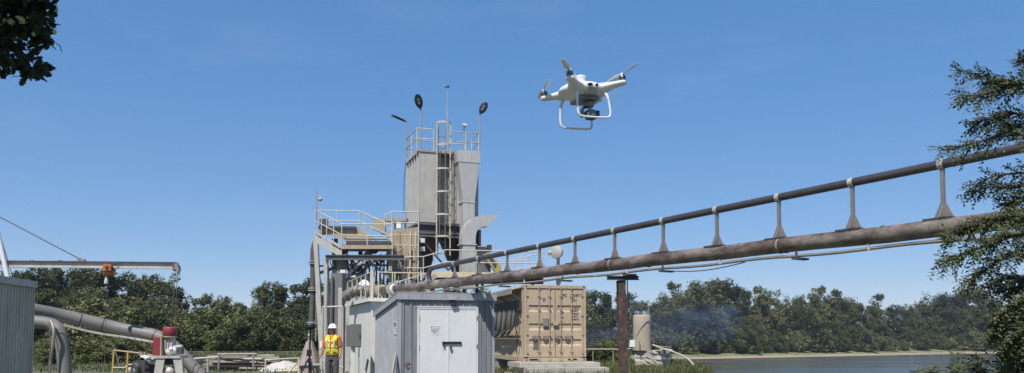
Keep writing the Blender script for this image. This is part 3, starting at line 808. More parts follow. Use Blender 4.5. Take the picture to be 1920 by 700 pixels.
# electrical box on its stand
eb = P(662.5, 630, 22.6)
EB = FR(eb.x, eb.y, 20)
ebx = thing('electrical_box', 'grey electrical box on a white stand beside the person', 'electrical box', EB(0, 0, 0))
bevel(MB().fbox(EB, -.08, .21, -.10, .10, eb.z - .32, eb.z + .33).build('enclosure', m_box, ebx), .012)
bevel(MB().fbox(EB, -.065, .195, -.118, -.102, eb.z - .30, eb.z + .31).build('cover_door', m_box, ebx), .004)
MB().fbox(EB, .15, .17, -.14, -.118, eb.z - .06, eb.z + .06).build('latch', m_dark, ebx)
MB().fbox(EB, -.19, -.07, -.08, .10, eb.z - .30, eb.z + .30).build('side_box', m_box, ebx)
MB().fbox(EB, -.06, .05, -.03, .03, 0, eb.z - .32).build('stand', m_cream, ebx)
for a_ in (.0, .12):
    MB().tube([EB(a_ + .05, .04, 0), EB(a_ + .05, .04, eb.z - .32)], .016, 6).build('conduit', m_steel, ebx)

# ------------------------------------------------------------------ shipping container
CY = 30.0
CO = FR(XA(983, CY), CY, 14)
CW, CH, CL = 2.44, 2.88, 6.06
_, cz0 = CO.hit(983, 678.5)
cz1 = cz0 + CH
ct = thing('shipping_container', 'tan shipping container with double doors on concrete slabs', 'shipping container', CO(0, 0, cz0))
def cb(a0, a1, b0, b1, z0, z1): return MB().fbox(CO, a0, a1, b0, b1, cz0 + z0, cz0 + z1)
for a_ in (0, CW - .10):
    cb(a_, a_ + .10, 0, .12, .17, CH - .12).build('corner_post', m_tan, ct)
    cb(a_, a_ + .10, CL - .10, CL, .17, CH - .12).build('corner_post', m_tan, ct)
for a_ in (-.006, CW - .172):
    for zz in (-.004, CH - .118):
        for b_ in (-.006, CL - .15):
            bevel(cb(a_, a_ + .178, b_, b_ + .16, zz, zz + .122).build('corner_casting', m_tan, ct), .012)
            if b_ < 0: cb(a_ + .06, a_ + .12, b_ - .0015, b_ + .02, zz + .03, zz + .09).build('casting_hole', m_black, ct)
cb(.172, CW - .172, .0, .10, .0, .15).build('door_sill', m_tan, ct)
cb(.172, CW - .172, .0, .10, CH - .12, CH - .004).build('door_header', m_tan, ct)
for a0_ in (.30, CW - .62):
    cb(a0_ - .1, a0_ + .25, -.002, .05, .035, .105).build('fork_slot', m_black, ct)
cb(0.0, .06, .154, CL - .15, .0, .16).build('bottom_rail', m_tan, ct)
cb(0.0, .06, .154, CL - .15, CH - .10, CH - .002).build('top_rail', m_tan, ct)
cb(CW - .06, CW, .154, CL - .15, .0, .16).build('bottom_rail', m_tan, ct)
cb(CW - .06, CW, .154, CL - .15, CH - .10, CH - .002).build('top_rail', m_tan, ct)
CS = FR(CO(0, 0, 0).x, CO(0, 0, 0).y, 14)
def corr(a_out, a_in, sgn, nm):
    pts = []; b = .125
    while b + .28 < CL - .105:
        pts += [(a_out, b), (a_out, b + .07), (a_in, b + .14), (a_in, b + .21)]; b += .28
    pts += [(a_out, CL - .105)]
    pts += [(a_in + sgn * .012, CL - .105), (a_in + sgn * .012, .125)]
    MB().loft([[CO(a, bb, cz0 + .16) for a, bb in pts], [CO(a, bb, cz1 - .10) for a, bb in pts]]).build(nm, m_tan, ct)
corr(.012, .048, 1, 'side_wall'); corr(CW - .012, CW - .048, -1, 'side_wall')
cb(.05, CW - .05, CL - .05, CL - .02, .1, CH - .1).build('end_wall', m_tan, ct)
cb(.06, CW - .06, .10, CL - .06, CH - .03, CH - .012).build('roof', m_tan, ct)
cb(.06, CW - .06, .10, CL - .06, .06, .12).build('floor', m_dark, ct)
dzb, dzt_ = .17, CH - .14
for side_, (a0_, a1_) in enumerate(((.115, CW / 2 - .012), (CW / 2 + .012, CW - .115))):
    # door leaf pressed with three recessed horizontal bands
    prof = [(dzb, .03)]
    for zb in (.78, 1.37, 2.06):
        prof += [(zb - .20, .03), (zb - .12, .07), (zb + .055, .07), (zb + .062, .03)]
    prof += [(dzt_, .03), (dzt_, .085), (dzb, .085)]
    mid0, mid1 = a0_ + .07, a1_ - .07
    d_ = MB()
    d_.loft([[CO(mid0, b, cz0 + z) for z, b in prof], [CO(mid1, b, cz0 + z) for z, b in prof]])
    d_.fbox(CO, a0_, mid0, .029, .075, cz0 + dzb, cz0 + dzt_).fbox(CO, mid1, a1_, .029, .075, cz0 + dzb, cz0 + dzt_)
    dr_ = d_.build('door', m_tan, ct)
    cb(a0_ - .014 if side_ else a0_, a1_ if side_ else a1_ + .011, .04, .07, dzb - .012, dzb).build('door_gasket', m_black, dr_)
    w_ = a1_ - a0_
    for fr_ in ((.42, .80) if side_ == 0 else (.19, .57)):
        ac = a0_ + w_ * fr_
        mb = MB(); mb.tube([CO(ac, -.012, cz0 + .06), CO(ac, -.012, cz1 - .06)], .019, 8)
        mb.build('locking_bar', m_tan_bar, dr_)
        mb = MB()
        for zz in (.06, CH - .10): mb.fbox(CO, ac - .045, ac + .045, -.03, -.001, cz0 + zz - .03, cz0 + zz + .06)
        for zz in (.36, .95, 1.95, 2.45): mb.fbox(CO, ac - .05, ac + .05, -.032, .029, cz0 + zz, cz0 + zz + .06)
        mb.build('bar_bracket', m_tan_bar, dr_)
        hz_ = .96
        mb = MB(); mb.bar(CO(ac, -.04, cz0 + hz_), CO(ac - .28, -.045, cz0 + hz_ - .03), .02, .035)
        mb.fbox(CO, ac - .26, ac - .10, -.05, .028, cz0 + hz_ - .10, cz0 + hz_ - .03)
        mb.fbox(CO, ac - .20, ac - .16, -.055, -.02, cz0 + hz_ - .14, cz0 + hz_ + .02)
        mb.build('door_handle', m_bracket, dr_)
    ah = a0_ if side_ == 0 else a1_
    for zz in (.3, 1.0, 1.72, 2.45):
        mb = MB(); mb.fbox(CO, ah - .05, ah + .05, -.012, .028, cz0 + zz, cz0 + zz + .05); mb.build('hinge', m_tan_bar, dr_)
cb(CW / 2 - .012, CW / 2 + .012, .045, .07, dzb, dzt_).build('door_seal', m_black, ct)
cb(CW / 2 - .09, CW / 2 + .10, -.06, .028, 1.36, 1.50).build('lock_box', m_tan, ct)
a_ = CW / 2 - .38
bevel(cb(a_ - .12, a_ + .12, -.045, .028, 1.33, 1.62).build('document_pouch', m_bracket, ct), .03)
cb(.72, .84, .026, .0295, 2.26, 2.40).build('blue_sticker', M('sticker_blue', (.12, .16, .2), .5), ct)
cb(.36, .56, .026, .0295, .43, .72).build('data_plate', M('plate_grey', (.13, .125, .11), .5), ct)
c_ = CW / 2
text_part('LSPG', CO, c_ + .20, .027, cz0 + 2.44, .17, m_print, ct, sx=.72)
text_part('792497 0', CO, c_ + .62, .027, cz0 + 2.44, .17, m_print, ct, sx=.72)
text_part('22G1', CO, c_ + .62, .027, cz0 + 2.26, .16, m_print, ct, sx=.72)
for i, s_ in enumerate(('30 480 KG', '67 200 LB', ' 2 280 KG', ' 5 030 LB', '28 200 KG')):
    text_part(s_, CO, c_ + .67, .027, cz0 + 1.98 - i * .105, .075, m_print, ct, sx=.8)
for i, s_ in enumerate(('MGW', 'TARE', 'NET')):
    text_part(s_, CO, c_ + .20, .027, cz0 + 1.80 - i * .17, .07, m_print, ct, sx=.8)

# corrugated awning and bundle of hoses on the container's side
aw = thing('awning', 'grey corrugated awning fixed to the container side above hanging hoses', 'awning', CO(0, .5, cz0))
pts = []
nco = 26
for i in range(nco + 1):
    b_ = .35 + 4.6 * i / nco; zo = .03 * (i % 2)
    pts.append((b_, zo))
top = [CO(-.02, b, cz1 - .06 + z) for b, z in pts]; bot = [CO(-.42, b, cz1 - .16 + z) for b, z in pts]
MB().add(top + bot + [p - V((0, 0, .012)) for p in top] + [p - V((0, 0, .012)) for p in bot],
         [[i, i + 1, nco + 2 + i, nco + 1 + i] for i in range(nco)] + [[2 * nco + 2 + i, 2 * nco + 3 + i, 3 * nco + 4 + i, 3 * nco + 3 + i] for i in range(nco)]).build('sheet', m_lsteel, aw)
MB().bar(CO(-.43, .3, cz1 - .24), CO(-.43, 5.0, cz1 - .24), .04, .20).build('front_edge', m_steel, aw)
MB().fbox(CO, -.06, -.02, .35, 4.9, cz1 - .95, cz1 - .55).build('back_board', m_dark, aw)
for b_ in (.4, 2.6, 4.8):
    MB().bar(CO(-.41, b_, cz1 - .30), CO(-.03, b_, cz1 - .55), .04, .04).build('bracket', m_dark, aw)
rack = thing('hose_rack', 'dark rack bar on the container side that carries the hoses', 'rack', CO(-.1, .6, cz1 - 1.0))
MB().tube([CO(-.16, .35, cz1 - .92), CO(-.16, 4.9, cz1 - .92)], .025, 7).build('bar', m_dark, rack)
for b_ in (.5, 2.0, 3.4, 4.8): MB().bar(CO(-.16, b_, cz1 - .92), CO(.0, b_, cz1 - .92), .04, .03).build('bracket', m_dark, rack)
MB().fbox(CO, -.10, -.04, .4, 4.9, cz1 - 2.0, cz1 - 1.9).build('lower_bar', m_dark, rack)
rg = random.Random(21)
for i in range(15):
    b0_ = .75 + i * .28; drop = rg.uniform(.75, 1.02)
    col_ = [m_hose, m_rubber, m_box][i % 3]
    pth = smooth_path([CO(-.19, b0_, cz1 - .88), CO(-.24, b0_ + .03, cz1 - .9 - drop * .5), CO(-.24, b0_ + .18, cz1 - .9 - drop * .92), CO(-.24, b0_ + .5, cz1 - .93 - drop), CO(-.22, b0_ + .95, cz1 - .96 - drop + rg.uniform(-.05, .05))], 5)
    MB().tube(pth, rg.uniform(.035, .05), 7).solo('hanging_hose', col_, 'thick cable hose hanging in a curve on the container side', 'hose', 'hoses hanging on the container side')
hc = CO(-.1, .62, cz1 - 1.45)
mb = MB()
mb.tube(smooth_path([CO(-.15, .62, cz1 - 1.0), CO(-.2, .6, cz1 - 1.5), CO(-.1, .66, cz1 - 1.95), CO(-.08, .9, cz1 - 2.6)], 5), .02, 6)
mb.solo('loose_cable', m_rubber, 'single thin cable dangling down the container side', 'cable')

# ------------------------------------------------------------------ concrete slabs under and before the container
slabs = [(975, 1126, 28.75, 681, .165, 'pale concrete slab directly under the container door sill'), (990, 1143, 28.1, 690, .20, 'longer concrete slab lying below the topmost slab'), (965, 1100, 28.5, 703, .30, 'lowest concrete block below the slabs at the container')]
for i, (x0, x1, Y, py, th, lb) in enumerate(slabs):
    a_, z1_ = CO.hit(x0, py, Y - CY); a2_, _ = CO.hit(x1, py, Y - CY)
    z1_ = [cz0 - .012, cz0 - .185, cz0 - .395][i]
    b0_ = [-1.0, -1.6, -1.2][i]
    a_, _ = CO.hit(x0, py, b0_); a2_, _ = CO.hit(x1, py, b0_)
    mb = MB().fbox(CO, a_, a2_, b0_, [.9, .5, .6][i], max(0, z1_ - th), z1_)
    bevel(mb.solo('concrete_slab', m_conc, lb, 'slab', 'slabs at the container'), .025)
for a_, b_, lb in ((.5, 2.0, 'concrete block hidden in shade under the container middle'), (.5, 4.6, 'concrete block in shade under the container rear')):
    MB().fbox(CO, .05, CW - .05, b_, b_ + .6, -.02, cz0 - .012).solo('concrete_block', m_conc2, lb, 'block')

# ------------------------------------------------------------------ mooring pillar on its block, hose, grass
MY = 40.0
mp_ = XA(1205, MY)
mb = MB(); nseg = 28
prof = [(.455, 0), (.45, .6), (.44, 1.2), (.432, 1.72), (.41, 1.77), (.30, 1.79), (.0, 1.795)]
_, _ = 0, 0
bz = P(1220, 657, MY).z
mb.lathe((mp_, MY + .25, bz - .01), (0, 0, 1), prof, nseg)
m_pil = M('pillar_concrete', (0.36, 0.305, 0.235), 0.9, 0, 0.12, 2.0, dirt=(0.21, 0.175, 0.135), dirt_amt=0.6, streak=(3, 3, .8), bump=.4, bscale=20)
pil = mb.solo('concrete_pillar', m_pil, 'round tan concrete pillar standing on the broken block by the river', 'pillar')
x0, x1 = XA(1192, MY), XA(1258, MY)
rg = random.Random(4)
bm = bmesh.new()
bmesh.ops.create_cube(bm, size=1)
bmesh.ops.subdivide_edges(bm, edges=bm.edges[:], cuts=7, use_grid_fill=True)
for v in bm.verts:
    v.co = V((v.co.x * 1.42, v.co.y * 1.2, (v.co.z + .5) * (bz + .05)))
    k = .028 if v.co.z > .1 else 0
    v.co += V((rg.gauss(0, k), rg.gauss(0, k), -abs(rg.gauss(0, k * .8)) if v.co.z > bz - .1 and abs(v.co.x) > .3 else 0))
me = bpy.data.meshes.new('broken_block'); bm.to_mesh(me); bm.free(); me.materials.append(m_conc2)
o = bpy.data.objects.new('broken_block', me); COL.objects.link(o); o.location = ((x0 + x1) / 2, MY + .3, -.05); o.rotation_euler = (0, 0, R(-30))
tag(o, 'rough broken concrete block carrying the round pillar', 'block')
for k_, (dx, dz, s_) in enumerate(((.45, .03, .16), (.72, .01, .13))):
    bm = bmesh.new(); bmesh.ops.create_icosphere(bm, subdivisions=2, radius=1)
    for v in bm.verts: v.co = V((v.co.x * s_ * 1.5, v.co.y * s_, v.co.z * s_ * .5)) * rg.uniform(.8, 1.15)
    me = bpy.data.meshes.new('rubble'); bm.to_mesh(me); bm.free(); me.materials.append(m_conc)
    o = bpy.data.objects.new('rubble', me); COL.objects.link(o); o.location = ((x0 + x1) / 2 + dx, MY - .3, bz + dz)
    tag(o, 'pale lump of rubble on top of the broken block', 'rubble', 'rubble on the block')
q0_, q1_ = P(1192, 622, MY - .22), P(1219, 596, MY - .12)
MB().tube(smooth_path([q0_, P(1205, 610, MY - .24), q1_], 4), .018, 6).solo('pillar_cable', m_steel, 'thin cable slanting across the round concrete pillar', 'cable')
q0_ = P(1199, 640, MY - .3)
MB().tube([V((q0_.x, q0_.y, bz)), q0_], .03, 6).solo('short_stake', m_conduit, 'short pale stake standing before the round pillar', 'stake')
pth = smooth_path([P(1224, 647, 39.6), P(1240, 653, 39.2), P(1262, 660, 38.6), P(1285, 670, 37.8), P(1300, 684, 37), P(1306, 702, 36)], 6)
pth[-1].z = 0.03
MB().tube(pth, .045, 8).solo('pale_hose', m_lsteel, 'pale hose arching from the broken block down to the grass', 'hose')
pth = [P(1224, 648, 39.7), P(1240, 650, 39.9), P(1258, 652, 40)]
MB().tube(pth, .03, 6).solo('short_rod', m_conduit, 'short thin rod lying beside the pale hose', 'rod')
pth = [P(1100, 655, 41), P(1160, 655, 41), P(1190, 654, 41)]
MB().tube(pth, .03, 6).solo('guard_rail', m_lsteel, 'thin horizontal rail between the container and the round pillar', 'rail')
for px_ in (1112, 1150):
    a_ = P(px_, 655, 41)
    MB().tube([V((a_.x, a_.y + .05, 0)), a_ + V((0, .05, 0))], .025, 6).solo('rail_post', m_steel, 'thin post of the rail near the container' if px_ < 1130 else 'thin post of the rail near the rusty post', 'post')

def blades(name, n, area, hmin, hmax, mat, w=.018, seed=1, keep=None):
    rg = random.Random(seed); mb = MB()
    while n > 0:
        x, y = area(rg)
        if keep and not keep(x, y): continue
        n -= 1
        z = ground_z(x, y) - .02
        h = rg.uniform(hmin, hmax); th = rg.uniform(0, 6.28); ln = rg.uniform(.1, .5) * h
        d = V((math.cos(th), math.sin(th), 0)); e = V((-d.y, d.x, 0)) * w * rg.uniform(.6, 1.5)
        b = V((x, y, z)); m1 = b + d * ln * .35 + V((0, 0, h * .62)); tp = b + d * ln + V((0, 0, h))
        k = len(mb.v); mb.v += [tuple(b - e), tuple(b + e), tuple(m1 + e * .8), tuple(m1 - e * .8), tuple(tp)]
        mb.f += [[k, k + 1, k + 2, k + 3], [k + 3, k + 2, k + 4]]; mb.sm += [False, False]
    o = mb.build(name, mat); return o
def area_r(rg):
    Y = rg.uniform(32, 47); px = rg.uniform(1085, 1335); return XA(px, Y), Y
o = blades('grass', 20000, area_r, .06, .36, lf_grass, .014, 5, keep=lambda x, y: seg_d((x, y), near_edge) > -2 and not (x0 - .3 < x < x1 + .1 and MY - 2.6 < y < MY + 1.2))
tag(o, 'tall yellow green grass on the river bank', 'grass', kind='stuff')
def area_l(rg):
    Y = rg.uniform(34, 75); px = rg.uniform(20, 640); return XA(px, Y), Y
o = blades('rough_grass', 14000, area_l, .05, .26, lf_grass, .022, 6)
tag(o, 'rough grass behind the pump and crane', 'grass', kind='stuff')
def area_s(rg):
    Y = rg.uniform(20, 33); px = rg.uniform(900, 1230); return XA(px, Y), Y
o = blades('shaded_grass', 7000, area_s, .1, .45, lf_grass, .016, 8)
tag(o, 'grass growing round the concrete slabs', 'grass', kind='stuff')
rng = random.Random(77)
px = 60
while px < 300:
    bush_at(px, rng.uniform(44, 50), 0, rng.uniform(.7, 1.3), 2, 'low yellowish shrub on the ground under the left pipes', 'low shrubs under the left pipes', rng); px += rng.uniform(16, 26)
for px in (1118, 1140, 1212, 1232):
    bush_at(px, rng.uniform(42, 44), 0, rng.uniform(.8, 1.4), 1, 'small green shrub in the grass behind the rusty post', 'shrubs on the river bank', rng)
# driftwood-free slope: smoke drifting along the far wood
m_smoke = bpy.data.materials.new('smoke_volume'); m_smoke.use_nodes = True
t = m_smoke.node_tree; n = t.nodes; L = t.links
n.remove(n['Principled BSDF'])
pv = n.new('ShaderNodeVolumePrincipled'); pv.inputs['Color'].default_value = (.30, .42, .72, 1); pv.inputs['Anisotropy'].default_value = 0.0
tcs = n.new('ShaderNodeTexCoord'); nzs = n.new('ShaderNodeTexNoise'); nzs.inputs['Scale'].default_value = .16; nzs.inputs['Detail'].default_value = 3
rps = n.new('ShaderNodeMapRange'); rps.inputs['From Min'].default_value = .40; rps.inputs['From Max'].default_value = .75; rps.inputs['To Min'].default_value = 0; rps.inputs['To Max'].default_value = .03
L.new(tcs.outputs['Object'], nzs.inputs['Vector']); L.new(nzs.outputs['Fac'], rps.inputs['Value']); L.new(rps.outputs['Result'], pv.inputs['Density'])
L.new(pv.outputs['Volume'], n['Material Output'].inputs['Volume'])
def smoke(px, py, Y, rx, ry, rz, label):
    c = P(px, py, Y); bm = bmesh.new(); bmesh.ops.create_icosphere(bm, subdivisions=4, radius=1)
    for v in bm.verts:
        k = 1 + .16 * math.sin(3 * v.co.x + 1) * math.cos(4 * v.co.z) + .1 * math.sin(7 * v.co.x + 5 * v.co.y)
        v.co = V((v.co.x * rx * k, v.co.y * ry * k, v.co.z * rz * k))
    me = bpy.data.meshes.new('smoke'); bm.to_mesh(me); bm.free(); me.materials.append(m_smoke)
    o = bpy.data.objects.new('smoke', me); COL.objects.link(o); o.location = c; tag(o, label, 'smoke', kind='stuff')
smoke(1275, 605, 168, 15, 7, 5.5, 'bluish smoke drifting in front of the far wood')
smoke(1125, 635, 150, 7, 6, 2.6, 'bluish smoke low behind the container')
# ------------------------------------------------------------------ dust collector tower
TW = FR(XA(783, 40), 40, 20)
def TH(px, py, b=0.0): return TW.hit(px, py, b)
TZ1 = TH(783, 284)[1]; TZ0 = TH(783, 416)[1]
aL = TH(821, 350)[0]; aR0 = TH(849, 350, .0)[0]; aR1 = TH(897, 350, .0)[0]
TD = 2.5
tw = thing('dust_collector', 'tall grey sheet metal dust collector tower on dark legs', 'tower', TW(0, 0, 0))
MB().fbox(TW, .0, aL, .0, TD, TZ0, TZ1).build('left_casing', m_tower, tw)
MB().fbox(TW, aL + .002, aR0 - .002, .55, TD - .02, TZ0 - .01, TZ1 - .05).build('recess_panel', m_steel, tw)
MB().fbox(TW, aR0, aR1, .0, TD, TZ0, TZ1).build('right_casing', m_tower, tw)
for i in range(5):                                        # stiffener ribs on the left face
    b_ = .06 + i * (TD - .16) / 4
    MB().fbox(TW, -.10, -.002, b_, b_ + .09, TZ0 + .02, TZ1 - .1).build('stiffener', m_duct, tw)
for a_ in (.0, aL - .05):
    MB().fbox(TW, a_, a_ + .05, -.022, -.002, TZ0 + .02, TZ1 - .02).build('front_trim', m_duct, tw)
MB().fbox(TW, -.12, aR1 + .04, -.05, TD + .05, TZ1, TZ1 + .10).build('roof_plate', m_tanpl, tw)
MB().fbox(TW, -.13, -.10, -.05, TD + .06, TZ1 - .12, TZ1 + .095).build('roof_edge', m_lsteel, tw)
for z_ in (TZ0 - .12, TZ0 - .58, TZ0 - .74):
    MB().fbox(TW, -.03, aR1 + .02, .02, .14, z_, z_ + .1).build('girder', m_beam, tw)
    MB().fbox(TW, -.03, .09, .145, TD, z_, z_ + .1).build('girder', m_beam, tw)
MB().fbox(TW, .06, aR1 - .05, .16, TD - .1, TZ0 - .60, TZ0 - .02).build('plenum', m_dark, tw)
# two hoppers and legs
for a0_, a1_ in ((.12, aL + .25), (aR0 - .15, aR1 - .1)):
    am = (a0_ + a1_) / 2
    MB().loft([[TW(a0_, .2, TZ0 - .6), TW(a1_, .2, TZ0 - .6), TW(a1_, TD - .2, TZ0 - .6), TW(a0_, TD - .2, TZ0 - .6)],
               [TW(am - .14, TD / 2 - .14, TZ0 - 2.5), TW(am + .14, TD / 2 - .14, TZ0 - 2.5), TW(am + .14, TD / 2 + .14, TZ0 - 2.5), TW(am - .14, TD / 2 + .14, TZ0 - 2.5)]]).build('hopper', m_dark, tw)
    MB().lathe(TW(am, TD / 2, TZ0 - 3.2), (0, 0, 1), [(.16, 0), (.16, .7)], 12).build('hopper_valve', m_steel, tw)
for a_ in (.04, aR1 - .04):
    for b_ in (.08, TD - .1):
        MB().ibeam(TW(a_, b_, 0), TW(a_, b_, TZ0 - .75), .16, .16, .02).build('leg', m_dark, tw)
MB().bar(TW(.1, .05, TZ0 - .8), TW(aR1 * .5, .05, TZ0 - 2.4), .08, .08).bar(TW(aR1 - .1, .05, TZ0 - .8), TW(aR1 * .5, .05, TZ0 - 2.4), .08, .08).build('brace', m_dark, tw)
for py_ in (452, 468):
    a_, z_ = TH(791, py_)
    bevel(MB().fbox(TW, a_ - .12, a_ + .12, -.16, -.02, z_ - .10, z_ + .12).build('junction_box', m_white, tw), .01)
# caged ladder
ac, _ = TH(831, 400, -.35)
lad = thing('caged_ladder', 'yellowed caged ladder climbing the front of the dust collector', 'ladder', TW(ac, 0, TZ0 - 2))
zt = TH(831, 232, -.6)[1]; zb = TH(831, 478, -.6)[1]
for s_ in (-.2, .2):
    MB().bar(TW(ac + s_, -.05, zb), TW(ac + s_, -.05, zt), .05, .02).build('stile', m_dark, lad)
z_ = zb + .1
while z_ < zt - .5:
    MB().tube([TW(ac - .2, -.05, z_), TW(ac + .2, -.05, z_)], .014, 5).build('rung', m_dark, lad); z_ += .3
hoops = [TH(831, py_, -.62)[1] for py_ in (229, 271, 316, 359, 402, 443)]
for z_ in hoops:
    pth = [TW(ac - .36, -.05, z_)] + arc(TW(ac, -.36, z_), .37, math.pi, 2 * math.pi, 10, TW.u, TW.v) + [TW(ac + .36, -.05, z_)]
    MB().sweep(pth, [(-.006, -.045), (.006, -.045), (.006, .045), (-.006, .045)], up=(0, 0, 1)).build('hoop', m_rail, lad)
for th in (math.pi * 1.02, math.pi * 1.25, math.pi * 1.5, math.pi * 1.75, math.pi * 1.98):
    q0 = TW(ac, -.36, 0) + TW.u * .355 * math.cos(th) + TW.v * .355 * math.sin(th)
    big = th < math.pi * 1.1 or th > math.pi * 1.9
    MB().bar(q0 + V((0, 0, zb if big else hoops[-1])), q0 + V((0, 0, hoops[0])), .055 if big else .018, .02 if big else .008, up=TW.v).build('cage_strap', m_yrail if big else m_steel, lad)
# roof railing
rz = TZ1 + .10
rt = thing('tower_railing', 'cream pipe railing round the top of the dust collector', 'railing', TW(1, 1, rz))
hh = TH(789, 241)[1] - rz
cor = [TW(-.1, 0, rz), TW(-.1, TD, rz), TW(aR1 + .02, TD, rz), TW(aR1 + .02, 0, rz)]
for h in (hh, hh * .52):
    MB().tube([TW(ac - .42, 0, rz + h), TW(-.1, 0, rz + h), TW(-.1, TD, rz + h), TW(aR1 + .02, TD, rz + h), TW(aR1 + .02, 0, rz + h), TW(ac + .42, 0, rz + h)], .026, 7).build('rail', m_rail, rt)
for q in cor + [TW(ac - .42, 0, rz), TW(ac + .42, 0, rz), TW(aR1 * .5, TD, rz), TW(-.1, TD * .5, rz), TW(aR1 + .02, TD * .5, rz), TW(aR1 * .78, 0, rz)]:
    MB().tube([q, q + V((0, 0, hh))], .028, 7).build('post', m_yrail, rt)
# street-lamp heads on poles
def led_lamp(base, top, head_end, w, label, flat=False):
    t_ = thing('pole_lamp', label, 'lamp', base)
    MB().tube([base, top], .035, 8).build('pole', m_steel, t_)
    d = (head_end - top); Ln = d.length; d.normalize()
    MB().tube([top, top + d * .18], .03, 7).build('arm', m_black, t_)
    sidev = d.cross(V((0, 1, 0)) if abs(d.y) < .9 else V((1, 0, 0))).normalized(); nv = d.cross(sidev).normalized()
    if flat: sidev, nv = nv, sidev
    rings = []
    for s_, wd in ((.12, .35), (.25, .7), (.45, 1.0), (.7, .98), (.88, .75), (1.0, .3)):
        c = top + d * Ln * s_
        rings.append([c + sidev * w * wd * math.cos(a * math.pi / 5) + nv * .055 * math.sin(a * math.pi / 5) for a in range(10)])
    MB().loft(rings, True).build('lamp_head', m_black, t_)
    fc = nv if nv.dot(V((0, -1, -.3))) > 0 else -nv
    if flat: fc = -nv if nv.z > 0 else nv
    for s_ in (.45, .66):
        MB().lathe(top + d * Ln * s_ + fc * .045, fc, [(w * .42, 0), (w * .36, .015)], 8).build('lens', m_lens, t_)
q0 = TW.pt(789, 280, 0); q1 = TW.pt(789, 207, 0); led_lamp(q0, q1, TW.pt(782, 177, -.25), .20, 'black lamp head tilted up on the front left tower pole')
q0 = TW.pt(899, 285, .02); q1 = TW.pt(899, 216, .02); led_lamp(q0, q1, TW.pt(912, 192, -.2), .19, 'black lamp head leaning right on the right tower pole')
q0 = TW(-.1, TD, rz); q1 = TW(-.1, TD, TH(767, 229, TD)[1]); led_lamp(q0, q1, q1 + (TW.pt(740, 218, TD) - TW.pt(767, 229, TD)) + V((0, -.15, 0)), .17, 'thin lamp reaching out left from the rear tower corner', True)
q0 = TW.pt(870, 280, 1.6); q0.z = rz; q1 = TW.pt(870, 240, 1.6)
sl = thing('floodlight', 'small pale floodlight on a short pole on the tower roof', 'lamp', q0)
MB().tube([q0, q1], .03, 7).build('pole', m_steel, sl)
MB().lathe(q1 + V((.0, -.06, .02)), (.35, -.5, .6), [(.05, 0), (.11, .06), (.15, .16), (.14, .18)], 10).build('lamp_head', m_lsteel, sl)
# mast with weather vane
q0 = TW.pt(838, 282, 1.0); q0.z = rz; q1 = TW.pt(839.5, 163, 1.0)
ms = thing('mast', 'thin mast with a small vane rising from the tower top', 'mast', q0)
MB().tube([q0, V((q0.x, q0.y, TH(838, 200, 1.0)[1]))], .03, 7).build('lower_mast', m_lsteel, ms)
MB().tube([V((q0.x + .02, q0.y, TH(838, 215, 1.0)[1])), q1], .014, 6).build('upper_mast', m_lsteel, ms)
MB().lathe(q1, (0, 0, 1), [(.02, -.04), (.09, -.02), (.09, .03), (.03, .08)], 10).build('sensor', m_dark, ms)
MB().lathe(q1 + V((-.15, 0, .0)), (0, 0, 1), [(.02, -.04), (.08, -.02), (.08, .03), (.03, .06)], 10).build('sensor', m_steel, ms)
# tapering duct on the tower front right
dc = thing('downduct', 'square headed tapering duct down the right front of the tower', 'duct', TW(aR1 - .5, -.5, TZ0))
def trect(px0, px1, py, b0, b1):
    a0_, z_ = TH(px0, py, b0); a1_, _ = TH(px1, py, b0)
    return [TW(a0_, b0, z_), TW(a1_, b0, z_), TW(a1_, b1, z_), TW(a0_, b1, z_)]
MB().loft([trect(858, 900.5, 281, -.75, -.02), trect(858, 900.5, 303, -.75, -.02)]).build('head_box', m_duct, dc)
MB().loft([trect(859.5, 899, 303.3, -.73, -.02), trect(868, 890, 378, -.62, -.02)]).build('taper', m_duct, dc)
MB().loft([trect(868, 890, 378.2, -.62, -.02), trect(868, 890, 470, -.62, -.02)]).build('shaft', m_duct, dc)
MB().loft([trect(866.5, 891.5, 377, -.64, -.01), trect(866.5, 891.5, 379.5, -.64, -.01)]).build('flange', m_duct, dc)
# elbow duct
el = thing('elbow_duct', 'square duct curving to a slanted outlet beside the tower', 'duct', TW(TH(880, 500, -1.2)[0], -1.2, 4))
EBD = -1.55
rings = []
outer = [(867, 457), (867, 447), (868, 438), (871, 428), (876, 418.5), (884, 411), (893, 406), (905, 403.5), (936, 403)]
inner = [(892, 457), (892, 450), (892, 443), (893, 437), (895.5, 432), (898, 429), (902, 426.5), (908, 425), (917, 424)]
for (x0_, y0_), (x1_, y1_) in zip(outer, inner):
    rings.append([TW.pt(x0_, y0_, EBD), TW.pt(x1_, y1_, EBD), TW.pt(x1_, y1_, EBD) + TW.v * .62, TW.pt(x0_, y0_, EBD) + TW.v * .62])
MB().loft(rings, False, cap=False).build('elbow', m_duct, el)
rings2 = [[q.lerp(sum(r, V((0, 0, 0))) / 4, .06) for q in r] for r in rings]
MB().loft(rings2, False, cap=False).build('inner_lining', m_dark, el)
def erect(px0, px1, py, g=0.0):
    a0_, z_ = TH(px0, py, EBD); a1_, _ = TH(px1, py, EBD)
    return [TW(a0_, EBD - g, z_), TW(a1_, EBD - g, z_), TW(a1_, EBD + .62 + g, z_), TW(a0_, EBD + .62 + g, z_)]
MB().loft([erect(864.5, 894, 459, .04), erect(864.5, 894, 456.5, .04)]).build('flange', m_duct, el)
MB().loft([erect(867.5, 891.5, 459.2), erect(867.5, 891.5, 540)]).build('riser', m_duct, el)
